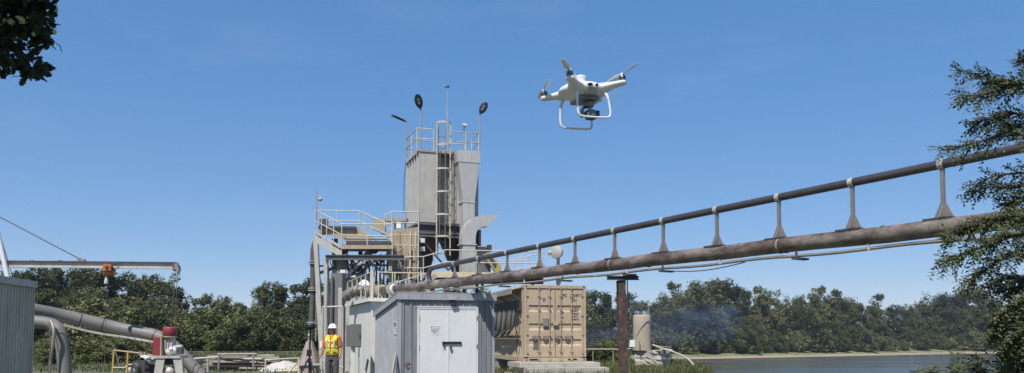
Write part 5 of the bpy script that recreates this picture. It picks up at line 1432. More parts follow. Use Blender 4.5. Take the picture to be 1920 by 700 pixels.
MB().lathe(P(317, 697, RY - .1), (0, -1, 0), [(.0, -.25), (.13, -.2), (.14, 0), (.12, .06), (.0, .09)], 18).build('pump_volute', m_lsteel, rp_)
ry(306, 328, 672, 684, -.05, .1).build('shaft_housing', m_dark, rp_)
q_ = P(300, 700, RY); ry(284, 348, 706, 714, -.35, .35).build('base_skid', m_steel, rp_)
MB().abox(q_.x - .25, q_.x + .75, RY - .3, RY + .3, 0, P(300, 714, RY).z).build('base_block', m_conc, rp_)
# suction pump at the left of it
sp2 = thing('suction_pump', 'dark engine and round valve behind the yellow frame', 'pump', P(258, 705, 22.4))
MB().lathe(P(243, 694, 22.2), (0, -1, 0), [(.0, -.3), (.18, -.28), (.19, -.02), (.16, .04), (.0, .07)], 18).build('round_cover', m_lsteel, sp2)
MB().tube(arc(P(243, 695, 22.1), .21, 0, math.pi, 10, (1, 0, 0), (0, 0, 1)), .025, 7).build('cover_rim', m_dark, sp2)
bevel(MB().abox(P(252, 680, 22.6).x, P(276, 680, 22.6).x, 22.5, 23, .2, P(252, 677, 22.6).z).build('engine_block', m_dark, sp2), .03)
MB().abox(P(276, 684, 22.4).x, P(291, 684, 22.4).x, 22.3, 22.8, .2, P(276, 684, 22.4).z).build('engine_side', m_rubber, sp2)
MB().bar(P(268, 668, 22.4), P(293, 672, 22.2), .18, .06).build('cover_plate', m_white, sp2)
MB().bar(P(274, 670, 22.3), P(285, 681, 22.2), .14, .05).build('cover_plate', m_white, sp2)
MB().abox(P(236, 700, 22.6).x, P(291, 700, 22.6).x, 22.2, 23.0, 0, .2).build('skid', m_steel, sp2)
yf = thing('yellow_railing', 'yellow pipe frame left of the red pump', 'frame', P(225, 705, 22.0))
for px_, y0_ in ((213.5, 657), (240, 661)):
    q = P(px_, y0_, 22.0); MB().tube([V((q.x - .03, q.y, 0)), q], .026, 7).build('post', m_yellow, yf)
MB().tube([P(213, 657, 22.0), P(266, 663, 22.0), P(292, 668, 22.0)], .024, 7).build('rail', m_tanpl, yf)
MB().tube([P(216, 657, 22.3), P(224, 690, 22.3)], .012, 5).build('stay', m_conduit, yf)
MB().tube([P(211, 690, 22), P(236, 690, 22)], .03, 7).build('foot_rail', m_conduit, yf)
for px_, w_ in ((264, 6), (272, 4)): MB().abox(P(px_, 663, 22).x, P(px_ + w_, 663, 22).x, 21.9, 22.1, P(px_, 666, 22).z, P(px_, 660, 22).z).build('bracket', m_conduit, yf)
# pale debris heap at the foot
# ------------------------------------------------------------------ stacked planks, sand heap, yellow rails
rg = random.Random(12); LY = 36.0
lum = []
rows = [(408, 480, 664.5), (392, 470, 668), (425, 515, 666.5), (420, 527, 671), (398, 490, 673.5), (440, 505, 675.5), (387, 500, 681), (384, 508, 685), (392, 504, 689), (388, 512, 693), (394, 500, 697), (412, 500, 677.5), (402, 488, 679), (430, 520, 678.5), (386, 470, 687), (440, 516, 683), (450, 510, 691), (398, 450, 695), (386, 440, 676)]
for i, (x0_, x1_, y_) in enumerate(rows):
    Yk = LY + rg.uniform(-.5, .5); z_ = P(x0_, y_, Yk).z
    a_, b_ = V((XA(x0_, Yk), Yk, z_)), V((XA(x1_, Yk), Yk + rg.uniform(-.25, .35), z_ + rg.uniform(-.03, .03)))
    pl_ = MB().bar(a_, b_, rg.uniform(.18, .3), rg.uniform(.05, .075)) if i % 4 else MB().tube([a_, b_], .045, 8)
    bevel(pl_.solo('timber_plank', [m_wood, m_conduit, m_conc][i % 3], 'weathered plank in the timber stack behind the pump', 'plank', 'planks in the timber stack'), .006)
MB().abox(XA(386, LY + .4), XA(505, LY + .4), LY + .3, LY + .9, 0.02, P(400, 676.5, LY).z).solo('timber_crate', m_wood, 'grey boarded crate inside the timber stack', 'crate')
MB().abox(XA(505, LY + .6), XA(527, LY + .6), LY + .5, LY + .9, 0.0, P(505, 675, LY).z).solo('brown_crate', M('brown_board', (.16, .12, .09), .8), 'small brown crate at the right end of the timber stack', 'crate')
for px_, lb_ in ((410.5, 'left upright stake of the timber stack'), (475.5, 'right upright stake of the timber stack')):
    a_ = P(px_, 664, LY - .75); MB().bar(V((a_.x, a_.y, 0)), a_, .07, .07).solo('stake', m_bracket, lb_, 'stake')
bm = bmesh.new(); bmesh.ops.create_grid(bm, x_segments=24, y_segments=16, size=1)
sc_ = V((XA(533, 36), 36, 0))
for v in bm.verts:
    r_ = math.hypot(v.co.x, v.co.y); h = max(0, 1 - r_ ** 1.6) * .47
    v.co = V((v.co.x * 1.15, v.co.y * 1.3, h - .03 + rg.uniform(-.03, .03) * (r_ < .95)))
for f in bm.faces: f.smooth = True
me = bpy.data.meshes.new('sand_heap'); bm.to_mesh(me); bm.free(); me.materials.append(m_sand)
o = bpy.data.objects.new('sand_heap', me); COL.objects.link(o); o.location = sc_; tag(o, 'pale heap of sand right of the timber stack', 'sand heap')
yr = thing('yellow_guardrail', 'yellowed pipe guardrail between the timber stack and the cone', 'railing', P(540, 700, 33))
pY = lambda x, y: P(x, y, 33.0)
for pts in ([(497, 675), (560, 671.5), (561, 700)], [(561, 679), (583, 679)], [(557, 681), (541, 700)], [(520, 696.5), (561, 694.5)]):
    MB().tube([pY(*p) for p in pts], .035, 7).build('rail', m_yrail, yr)
q = pY(560, 671.5); MB().tube([V((q.x, q.y, 0)), q], .04, 7).build('post', m_yrail, yr)
q = pY(498, 675); MB().tube([V((q.x, q.y, 0)), q], .035, 7).build('post', m_yrail, yr)
MB().tube([P(338, 675, 34), P(408, 670, 34.5)], .05, 7).solo('long_pipe', m_lsteel, 'pale pipe lying level left of the timber stack', 'pipe')
MB().tube([P(338, 680, 34), P(392, 679, 34.5)], .045, 7).solo('long_pipe', m_conduit, 'second lower pipe left of the timber stack', 'pipe')
for px_, lb_ in ((350, 'low trestle post under the level pipes by the red pump'), (390, 'low trestle post under the level pipes by the timber')):
    q = P(px_, 673, 34.2); MB().bar(V((q.x, q.y, 0)), V((q.x, q.y, q.z)), .08, .08).solo('trestle_post', m_wood, lb_, 'post')
# conical hopper
cn = P(580, 682, 29)
m_cone = M('cone_steel', (.33, .26, .24), .7, .1, .25, 3, dirt=(.14, .08, .06), dirt_amt=.7, streak=(5, 5, .6))
co = thing('steel_cone', 'rust streaked steel cone behind the black tripod', 'hopper', V((cn.x, 29, 0)))
z0_, z1_ = P(580, 680, 29).z, P(580, 640, 29).z
MB().lathe((cn.x, 29, 0), (0, 0, 1), [(.34, 0), (.34, z0_), (.10, z1_), (.07, z1_ + .02)], 18, False).build('cone', m_cone, co)
for i in range(6):
    th = i * 1.047 + .3
    MB().bar(V((cn.x + .35 * math.cos(th), 29 + .35 * math.sin(th), z0_)), V((cn.x + .105 * math.cos(th), 29 + .105 * math.sin(th), z1_)), .025, .03).build('rib', m_cone, co)
MB().lathe((cn.x, 29, z1_ + .02), (0, 0, 1), [(.05, 0), (.05, .15), (.07, .16), (.07, .22), (.03, .25)], 12).build('valve', m_lsteel, co)
q0_, q1_ = P(561, 681, 28.7), P(605, 681, 28.7)
MB().abox(q0_.x, q1_.x, 28.6, 28.66, q0_.z - .08, q0_.z).build('ledge', m_lsteel, co)
for px_ in (562, 590, 603):
    q = P(px_, 685, 28.65); MB().bar(V((q.x, q.y + .06, 0)), V((q.x, q.y + .06, q0_.z - .09)), .06, .06).build('leg', m_conduit, co)

# ------------------------------------------------------------------ survey antenna on tripod
TY = 12.6
tq = P(580.5, 640, TY)
tp_ = thing('survey_tripod', 'black tripod with a survey antenna on its pole', 'tripod', V((tq.x, TY, 0)))
zA = P(583, 613, TY).z; zH = P(580, 676, TY).z
tx = tq.x
MB().tube([V((tx + .005, TY, zH - .45)), V((tx, TY, zH)), V((tx + .012, TY, zA - .03))], .015, 8).build('pole', m_black, tp_)
MB().lathe((tx + .012, TY, zA - .05), (0, 0, 1), [(.03, 0), (.075, .015), (.084, .04), (.084, .075), (.07, .10), (.0, .108)], 20).build('antenna', m_black, tp_)
MB().lathe((tx + .012, TY, zA + .055), (0, 0, 1), [(.068, 0), (.055, .012), (.0, .016)], 20).build('antenna_top', m_pgrey, tp_)
bevel(MB().abox(tx - .035, tx + .03, TY - .035, TY + .03, P(580, 668, TY).z, P(580, 656, TY).z).build('controller', m_black, tp_), .006)
MB().lathe((tx, TY, zH - .03), (0, 0, 1), [(.03, 0), (.035, .03), (.03, .06)], 12).build('hub', m_black, tp_)
for th in (-2.5, -.65, 1.57):
    foot = V((tx + .62 * math.cos(th), TY + .62 * math.sin(th), 0)); top = V((tx + .03 * math.cos(th), TY + .03 * math.sin(th), zH))
    lg_ = MB().tube([foot, top.lerp(foot, .45), top], .011, 7, True, [.8, .9, 1.2]).build('leg', m_black, tp_)
    MB().tube([top.lerp(foot, .45), V((tx, TY, zH - .32))], .006, 5).build('spreader', m_black, tp_)
# ------------------------------------------------------------------ drone
def remesh(o, vox, smooth_it=4):
    m = o.modifiers.new('remesh', 'REMESH'); m.mode = 'VOXEL'; m.voxel_size = vox; m.use_smooth_shade = True
    s = o.modifiers.new('smooth', 'SMOOTH'); s.iterations = smooth_it; s.factor = .5
    return o
def ell(mb, c, rx, ry, rz, nu=20, nv=12):
    rings = []
    for j in range(nv + 1):
        ph = -math.pi / 2 + math.pi * j / nv; k = max(.02, math.cos(ph))
        rings.append([V(c) + V((rx * k * math.cos(2 * math.pi * i / nu), ry * k * math.sin(2 * math.pi * i / nu), rz * math.sin(ph))) for i in range(nu)])
    return mb.loft(rings, True)
dn = thing('drone', 'white four rotor camera drone hovering in the blue sky', 'drone', (0, 0, 0))
S = .1235
hull = MB()
ell(hull, (0, 0, -.004), .112, .088, .036)
ell(hull, (0, 0, -.018), .088, .066, .032)
for sx in (-1, 1):
    for sy in (-1, 1):
        pts = [V((.03 * sx, .025 * sy, -.006)), V((.065 * sx, .058 * sy, -.004)), V((.095 * sx, .092 * sy, .0)), V((S * sx, S * sy, .001)), V((S * sx * 1.06, S * sy * 1.06, .001))]
        prof = [(.044 * math.cos(a * math.pi / 6), .027 * math.sin(a * math.pi / 6)) for a in range(12)]
        hull.sweep(pts, prof, smooth=True, scales=[1, .82, .52, .42, .33])
        hull.lathe((S * sx, S * sy, -.008), (0, 0, 1), [(.014, 0), (.019, .006), (.019, .014), (.016, .018)], 14)
remesh(hull.build('hull', m_pwhite, dn), .0034, 5)
MB().lathe((-.01, .0, .024), (0, 0, 1), [(.03, 0), (.026, .008), (.024, .02), (.028, .03), (.028, .036), (.02, .04), (0, .041)], 20).build('satellite_module', m_pwhite, dn)
bl_ang = {(-1, -1): -2.29, (1, -1): -1.50, (-1, 1): -1.80, (1, 1): -.10}
for (sx, sy), ang in bl_ang.items():
    c = V((S * sx, S * sy, 0))
    mo = MB().lathe(c + V((0, 0, .011)), (0, 0, 1), [(.0135, 0), (.0145, .002), (.0145, .018), (.0125, .021), (.006, .022)], 18).build('motor', m_motor, dn)
    MB().lathe(c + V((0, 0, .0165)), (0, 0, 1), [(.0149, 0), (.0149, .004)], 18).build('motor_slot_ring', m_black, mo)
    pr_ = MB().lathe(c + V((0, 0, .033)), (0, 0, 1), [(.008, 0), (.009, .004), (.006, .009), (0, .011)], 12).build('propeller', m_pwhite, dn)
    for k in (0, 1):
        th = ang + k * math.pi; d = V((math.cos(th), math.sin(th), 0)); e = V((-d.y, d.x, 0)); rings = []
        for s_, w_, tw_ in ((.006, .008, .5), (.02, .018, .45), (.04, .0245, .36), (.07, .021, .26), (.10, .015, .18), (.116, .009, .14), (.12, .003, .12)):
            ex = e * math.cos(tw_) + V((0, 0, math.sin(tw_))); nn = ex.cross(d)
            cc = c + V((0, 0, .038 + .004 * s_ / .12)) + d * s_
            rings.append([cc + ex * w_ * .5 + nn * .0005, cc + nn * .0012, cc - ex * w_ * .5 + nn * .0005, cc - ex * w_ * .5 - nn * .0005, cc + ex * w_ * .5 - nn * .0005])
        MB().loft(rings, True).build('blade', m_blade, pr_)
# landing gear: two hoops
for sy in (-1, 1):
    q = .082 * sy
    pts = smooth_path([V((-.062, q * .82, -.018)), V((-.072, q * .95, -.05)), V((-.077, q, -.10)), V((-.075, q, -.128)), V((-.06, q, -.139)), V((0, q, -.141)), V((.06, q, -.139)), V((.075, q, -.128)), V((.077, q, -.10)), V((.072, q * .95, -.05)), V((.062, q * .82, -.018))], 4)
    nn_ = len(pts); sc_l = [1.35 if i < 5 or i > nn_ - 6 else .85 for i in range(nn_)]
    MB().tube(pts, .0053, 10, True, sc_l, up=(0, 1, 0)).build('landing_gear', m_pwhite, dn)
# dark belly, battery face, sensors
bevel(MB().abox(-.046, .050, -.050, .044, -.050, -.024).build('belly', m_pgrey, dn), .008)
mb = MB(); mb.prism([V((-.022, -.088, -.014)), V((.016, -.088, -.014)), V((.026, -.078, -.040)), V((-.030, -.078, -.040))], V((0, .03, -.004)))
bevel(mb.build('side_vent', m_pgrey, dn), .004)
for cx, rx_, nm in ((-.012, .0115, 'side_sensor'), (.020, .006, 'side_sensor')):
    mb = MB(); mb.lathe((cx, -.083, -.002), (0, -1, .08), [(.0, 0), (.0058, .001), (.0058, .0075), (.0, .008)], 16)
    mb.v = [((x - cx) * rx_ / .0058 + cx, y, z) for x, y, z in mb.v]
    mb.build(nm, m_glass, dn)
MB().abox(-.068, -.058, -.079, -.070, -.0045, .0025).build('status_light', m_glass, dn)
ell(MB(), (.058, -.035, -.048), .012, .010, .009).build('belly_pod', m_pwhite, dn)
# gimbal and camera
gb = MB().lathe((.018, -.01, -.074), (0, 0, 1), [(.018, 0), (.022, .006), (.022, .014), (.026, .018)], 18).build('gimbal_mount', m_pgrey, dn)
MB().tube(smooth_path([V((.012, -.012, -.072)), V((-.012, -.014, -.080)), V((-.018, -.016, -.098)), V((-.010, -.016, -.112))], 4), .0065, 8).build('gimbal_arm', m_black, gb)
MB().abox(-.024, -.018, -.028, -.004, -.122, -.085).build('gimbal_plate', m_pgrey, gb)
cm_ = MB(); ell(cm_, (.022, -.014, -.108), .033, .026, .024); co_ = cm_.build('camera', m_pgrey, dn)
MB().lathe((.040, -.022, -.108), (.7, -.5, -.1), [(.017, 0), (.017, .014), (.014, .017), (0, .016)], 18).build('camera_lens', m_glass, co_)
MB().abox(-.005, .030, -.037, -.012, -.132, -.122).build('camera_base', m_black, co_)
dn.location = P(1093, 171, 3.37)
al = R(22.9)
e1 = V((math.cos(al), math.sin(al), .052)).normalized(); e2 = V((-math.sin(al), math.cos(al), -.06)).normalized()
e3 = e1.cross(e2).normalized(); e2 = e3.cross(e1)
dn.rotation_euler = Matrix(((e1.x, e2.x, e3.x), (e1.y, e2.y, e3.y), (e1.z, e2.z, e3.z))).to_euler()

# ------------------------------------------------------------------ person in hard hat and vest
m_skin = M('skin', (.36, .19, .13), .55, 0, .06, 12)
m_shirt = M('orange_shirt', (.50, .13, .035), .85, 0, .12, 10)
m_vest = M('vest_yellow', (.74, .60, .05), .75, 0, .10, 8)
m_vgreen = M('vest_green', (.30, .42, .03), .75, 0, .1, 8)  # green cloth of the hem band and pockets
m_refl = M('reflective_band', (.60, .58, .50), .4, .1, .1, 20)
m_trous = M('grey_trousers', (.075, .072, .07), .85, 0, .2, 12)
m_boot = M('brown_boot', (.07, .045, .03), .7)
m_hat = M('hard_hat', (.80, .80, .80), .3, 0, .02)
m_hair = M('dark_hair', (.02, .014, .01), .6)
pe = thing('person', 'person in white hard hat and yellow safety vest standing by the steel columns', 'person', (0, 0, 0))
bd = MB()
def limb(mb, pts, rad, n=12): mb.tube([V(p) for p in pts], 1.0, n, True, rad)
def ering(z, rx, ry, cy=0, n=18): return [V((rx * math.cos(2 * math.pi * i / n), cy + ry * math.sin(2 * math.pi * i / n), z)) for i in range(n)]
torso = [(.86, .15, .11, 0), (.95, .168, .12, 0), (1.06, .150, .105, 0), (1.20, .162, .112, -.005), (1.34, .185, .12, 0), (1.44, .165, .098, .01), (1.49, .09, .07, .015)]
bd.loft([ering(*t_) for t_ in torso], True)
bd.tube([V((0, .015, 1.45)), V((0, .008, 1.56)), V((0, 0, 1.60))], .056, 12)
ell(bd, (0, -.008, 1.675), .077, .096, .118)
ell(bd, (0, -.035, 1.60), .052, .055, .045)                        # jaw
ell(bd, (0, -.104, 1.662), .013, .018, .022, 10, 8)               # nose
for s_ in (-1, 1): ell(bd, (s_ * .079, .005, 1.668), .012, .02, .032, 10, 8)
arms = {-1: [(-.175, .01, 1.42), (-.225, .0, 1.30), (-.262, .0, 1.14), (-.305, -.03, 1.0), (-.338, -.07, .90)],
        1: [(.175, .01, 1.42), (.222, .02, 1.30), (.245, .03, 1.14), (.252, -.02, 1.01), (.250, -.08, .91)]}
for s_, pts in arms.items():
    limb(bd, pts, [.062, .052, .044, .038, .028])
    w = V(pts[-1]); d = (w - V(pts[-2])).normalized()
    sd_ = V((0, -1, 0)); sd_ = (sd_ - d * sd_.dot(d)).normalized(); nn_ = d.cross(sd_)
    pc = w + d * .045
    bd.loft([[w + sd_ * x * .028 + nn_ * y * .016 for x, y in ((-1, -1), (1, -1), (1, 1), (-1, 1))], [pc + sd_ * x * .042 + nn_ * y * .015 for x, y in ((-1, -1), (1, -1), (1, 1), (-1, 1))], [w + d * .09 + sd_ * x * .038 + nn_ * y * .013 for x, y in ((-1, -1), (1, -1), (1, 1), (-1, 1))]])
    for i, (off, ln) in enumerate(((-.031, .058), (-.0105, .072), (.0105, .078), (.031, .07))):
        b0 = w + d * .085 + sd_ * off; cu = -nn_ * s_ * .0 + sd_ * 0
        inn = V((-s_, 0, 0))
        bd.tube([b0, b0 + d * ln * .5 + inn * .004, b0 + d * ln * .8 + inn * .02, b0 + d * ln * .92 + inn * .034], .0092, 7, True, [1, .95, .9, .7])
    tb_ = w + d * .03 + sd_ * .03
    bd.tube([tb_, tb_ + sd_ * .022 + d * .025, tb_ + sd_ * .026 + d * .058 + V((-s_, 0, 0)) * .012], .0105, 7, True, [1.1, 1, .75])
for s_ in (-1, 1):
    limb(bd, [(s_ * .085, 0, .90), (s_ * .105, -.005, .68), (s_ * .115, .0, .48), (s_ * .12, .02, .28), (s_ * .125, .03, .10)], [.088, .078, .056, .055, .038])
    ell(bd, (s_ * .13, -.04, .05), .045, .12, .045)
body = remesh(bd.build('body', m_skin, pe), .0085, 3)
# clothing
tr_ = MB(); tr_.loft([ering(z, rx, ry) for z, rx, ry in ((.80, .165, .122), (.92, .182, .134), (1.0, .172, .126))], True)
for s_ in (-1, 1): limb(tr_, [(s_ * .09, 0, .90), (s_ * .108, -.005, .68), (s_ * .118, .0, .48), (s_ * .123, .02, .28), (s_ * .128, .02, .09)], [.108, .096, .082, .078, .072], 14)
remesh(tr_.build('trousers', m_trous, pe), .012, 3)
sh = MB(); sh.loft([ering(z, rx + .012, ry + .012, cy) for z, rx, ry, cy in torso[1:-1]] + [ering(1.50, .085, .075, .012)], True)
for s_, pts in arms.items(): limb(sh, [(s_ * .12, .01, 1.44)] + pts[:2] + [V(pts[1]).lerp(V(pts[2]), .75)], [.078, .079, .068, .064])
remesh(sh.build('shirt', m_shirt, pe), .011, 3)
# vest: front panels, back and shoulders as one open shell
ve = MB(); rings = []
nn_ = 36
for z, rx, ry, cy in [(.93, .19, .137, 0), (1.0, .186, .134, 0), (1.10, .178, .132, 0), (1.20, .188, .138, -.005), (1.30, .198, .142, 0), (1.37, .180, .140, .005)]:
    rings.append([V((rx * math.sin(a), cy - ry * math.cos(a), z)) for a in [lerp(.10, 2 * math.pi - .10, i / nn_) for i in range(nn_ + 1)]])
ve.loft(rings, True, cap=False, closed=False)
for s_ in (-1, 1):
    x_ = s_ * .105
    rows_ = [[V((x_ - .07 + s_ * .01, -.150, 1.28)), V((x_ + .07, -.140, 1.28))], [V((x_ - .062, -.142, 1.40)), V((x_ + .07, -.112, 1.40))], [V((x_ - .035, -.05, 1.505)), V((x_ + .075, -.04, 1.462))], [V((x_ - .035, .06, 1.50)), V((x_ + .075, .06, 1.458))], [V((x_ - .05, .138, 1.36)), V((x_ + .05, .128, 1.36))], [V((x_ - .05, .148, 1.28)), V((x_ + .05, .142, 1.28))]]
    ve.loft(rows_, True, cap=False, closed=False)
vo = ve.build('vest', m_vest, pe)
sm_ = vo.modifiers.new('solid', 'SOLIDIFY'); sm_.thickness = .012; sm_.offset = 1
def vband(z0_, z1_, mat, nm, grow=.018, a0=.12):
    rs_ = []
    for z in (z0_, (z0_ + z1_) / 2, z1_):
        rx, ry = .186 + grow, .135 + grow
        rs_.append([V((rx * math.sin(a), -ry * math.cos(a), z)) for a in [lerp(a0, 2 * math.pi - a0, i / 32) for i in range(33)]])
    m_ = MB().loft(rs_, True, cap=False, closed=False).build(nm, mat, vo); k_ = m_.modifiers.new('solid', 'SOLIDIFY'); k_.thickness = .004
vband(1.135, 1.195, m_shirt, 'orange_band', .016); vband(1.15, 1.18, m_refl, 'reflective_band', .021)
vband(.985, 1.02, m_vgreen, 'hem_band', .016, .3)
for s_ in (-1, 1):
    MB().bar(V((s_ * .105, -.163, 1.22)), V((s_ * .105, -.155, 1.40)), .035, .006, up=(0, -1, 0)).build('reflective_strip', m_refl, vo)
    MB().box(V((s_ * .10, -.158, 1.06)), V((.05, s_ * .012, 0)), V((0, .006, 0)), V((0, 0, .035))).build('pocket', m_vgreen, vo)
MB().box(V((.03, -.152, 1.29)), V((.012, 0, 0)), V((0, .006, 0)), V((0, 0, .03))).build('badge', m_shirt, vo)
for s_ in (-1, 1):
    bt_ = MB(); ell(bt_, (s_ * .13, -.045, .055), .055, .135, .055); bt_.tube([V((s_ * .128, .02, .03)), V((s_ * .128, .02, .17))], .065, 12)
    remesh(bt_.build('boot', m_boot, pe), .012, 3)
ha = MB(); ell(ha, (0, .018, 1.685), .083, .092, .10); ell(ha, (0, .05, 1.60), .075, .05, .06); ell(ha, (-.062, -.01, 1.60), .022, .04, .07, 10, 8); ell(ha, (.062, -.01, 1.60), .022, .04, .07, 10, 8)
ha.build('hair', m_hair, pe)
ht = MB(); ht.lathe((0, -.002, 1.705), (0, 0, 1), [(.128, 0), (.130, .008), (.118, .014), (.114, .04), (.098, .085), (.065, .118), (.025, .13), (0, .131)], 26)
ht.loft([[V((x, -.10 - .055 * math.cos(x / .11 * 1.5), 1.706 + d_)) for x in [-.11, -.055, 0, .055, .11]] + [V((x, -.09, 1.706 + d_)) for x in [.11, 0, -.11]] for d_ in (0, .01)])
hto = ht.build('hard_hat', m_hat, pe)
MB().tube([V((0, -.108, 1.745)), V((0, -.075, 1.80)), V((0, 0, 1.838)), V((0, .07, 1.80)), V((0, .10, 1.745))], .012, 6).build('hat_ridge', m_hat, hto)
for x_ in (-.036, 0, .036):
    c = V((x_, -.1125, 1.752)); MB().prism([c + V((-.015, 0, -.012)), c + V((.015, 0, -.012)), c + V((0, .006, .014))], V((0, -.004, 0))).build('hat_mark', m_print, hto)
for s_ in (-1, 1):
    ell(MB(), (s_ * .032, -.094, 1.682), .014, .008, .008, 12, 8).build('eye', m_black, pe)
    MB().tube([V((s_ * .012, -.104, 1.698)), V((s_ * .05, -.092, 1.70))], .005, 5).build('eyebrow', m_hair, pe)
MB().tube([V((-.024, -.088, 1.615)), V((0, -.093, 1.613)), V((.024, -.088, 1.615))], .0055, 6).build('mouth', M('lips', (.28, .10, .08), .5), pe)
PYD = 23.0
pe.location = (XA(623.5, PYD), PYD, P(623, 607, PYD).z - 1.838)
pe.rotation_euler = (0, 0, R(-8))

# ------------------------------------------------------------------ near trees
def leafy(mb, c, d, nrm, Ln, w):
    """one folded pointed leaflet"""
    e = nrm.cross(d).normalized() * w; k = len(mb.v)
    mb.v += [tuple(c), tuple(c + d * Ln * .45 + e - nrm * w * .3), tuple(c + d * Ln), tuple(c + d * Ln * .45 - e - nrm * w * .3)]
    mb.f += [[k, k + 1, k + 2], [k, k + 2, k + 3]]; mb.sm += [False, False]
rg = random.Random(31)
et = thing('elm_tree', 'fine leaved tree reaching into the right edge before the pipes', 'tree', (P(2080, 630, 8).x, 8.0, 0))
wood = MB(); lv = MB()
bx = P(2080, 630, 8).x
trunk = [V((bx, 8, -.1)), V((bx + .05, 8.05, 1.6)), V((bx - .05, 8, 3.2)), V((bx - .1, 7.9, 5.2))]
wood.tube(smooth_path(trunk, 5), .13, 10, True, [lerp(1, .45, i / 15) for i in range(16)])
limbs = [  # pixel polylines, distance, density
    ([(2060, 240), (1980, 190), (1910, 160), (1860, 148), (1800, 132)], 7.6, 1.0),
    ([(1990, 195), (1945, 150), (1915, 110)], 7.7, .9),
    ([(1925, 165), (1880, 165), (1838, 178), (1800, 178)], 7.5, .8),
    ([(2060, 300), (1980, 240), (1920, 215), (1870, 218), (1828, 232)], 7.9, 1.0),
    ([(2060, 310), (1980, 265), (1910, 252), (1850, 262), (1800, 276), (1762, 283)], 7.4, .75),
    ([(2060, 370), (1980, 330), (1910, 325), (1860, 332), (1830, 346)], 7.9, .55),
    ([(1960, 335), (1900, 352), (1860, 350), (1828, 360)], 7.8, .45),
    ([(2060, 450), (1980, 415), (1910, 405), (1850, 418), (1800, 436), (1768, 446)], 7.5, 1.2),
    ([(2060, 470), (1980, 445), (1910, 440), (1850, 460), (1800, 480), (1764, 492)], 7.3, 1.2),
    ([(2060, 520), (1980, 480), (1900, 480), (1850, 505), (1815, 525)], 7.6, 1.1),
    ([(2060, 280), (1990, 250), (1930, 240), (1890, 235)], 7.8, 1.0),
    ([(2060, 540), (1980, 520), (1930, 530), (1890, 545)], 7.6, 1.0),
    ([(2060, 400), (1990, 375), (1930, 370), (1890, 380)], 7.9, 1.0),
    ([(2060, 600), (1980, 560), (1930, 560), (1885, 590), (1870, 620)], 7.4, 1.2),
    ([(2060, 640), (1980, 610), (1925, 620), (1895, 655), (1885, 690)], 7.3, 1.3),
    ([(2040, 560), (1960, 540), (1905, 520), (1860, 530)], 7.8, .9)]
view = V((0, 1, 0))
def P_px(p): return 960 + F * p.x / p.y
for pts, Y, dens in limbs:
    pth = smooth_path([P(x, y, Y + .1 * math.sin(i * 2.1)) for i, (x, y) in enumerate(pts)], 6)
    nP = len(pth)
    j0 = min(trunk, key=lambda q: abs(q.z - pth[0].z))
    wood.tube(pth, .022, 6, True, [lerp(1, .16, i / (nP - 1)) for i in range(nP)])
    wood.tube([V((bx, 8, max(.5, pth[0].z - .5))), pth[0]], .026, 6)
    for i in range(2, nP):
        fr_ = i / (nP - 1); d0 = (pth[i] - pth[i - 1]).normalized()
        for s_ in range(int(5.6 * dens * (.75 + .9 * max(0, min(1, (P_px(pth[i]) - 1800) / 110))) + rg.random())):
            th = rg.uniform(-1, 1) * 1.0
            side_ = V((0, 0, 1)); ax = view
            d = d0 * math.cos(th) + d0.cross(ax).normalized() * math.sin(th) + V((0, rg.uniform(-.5, .5), rg.uniform(-.28, .14)))
            d.normalize(); Ln = rg.uniform(.09, .24) * (1.1 - .35 * fr_)
            b = pth[i].lerp(pth[i - 1], rg.random())
            nl = int(Ln / .016); dr_ = V((0, 0, -.25 * Ln))
            prev = b
            tw = [b + d * Ln * (k / nl) + dr_ * (k / nl) ** 2 for k in range(nl + 1)]
            wood.tube([tw[0], tw[nl // 2], tw[-1]], .0016, 3)
            up = V((rg.gauss(0, .35), -.35 + rg.gauss(0, .35), 1)).normalized()
            for k in range(1, nl + 1):
                dd = (tw[k] - tw[k - 1]).normalized(); sd_ = dd.cross(up).normalized() * (1 if k % 2 else -1)
                if rg.random() < .08: continue
                ld = (dd * .55 + sd_ * .8 + V((0, 0, rg.gauss(-.1, .2)))).normalized()
                nn_ = (up + V((rg.gauss(0, .3), rg.gauss(0, .3), rg.gauss(0, .3)))).normalized()
                leafy(lv, tw[k], ld, nn_, rg.uniform(.030, .052), rg.uniform(.009, .0130))
wood.build('trunk', m_bark, et)
cr = lv.build('crown', lf_elm, et)

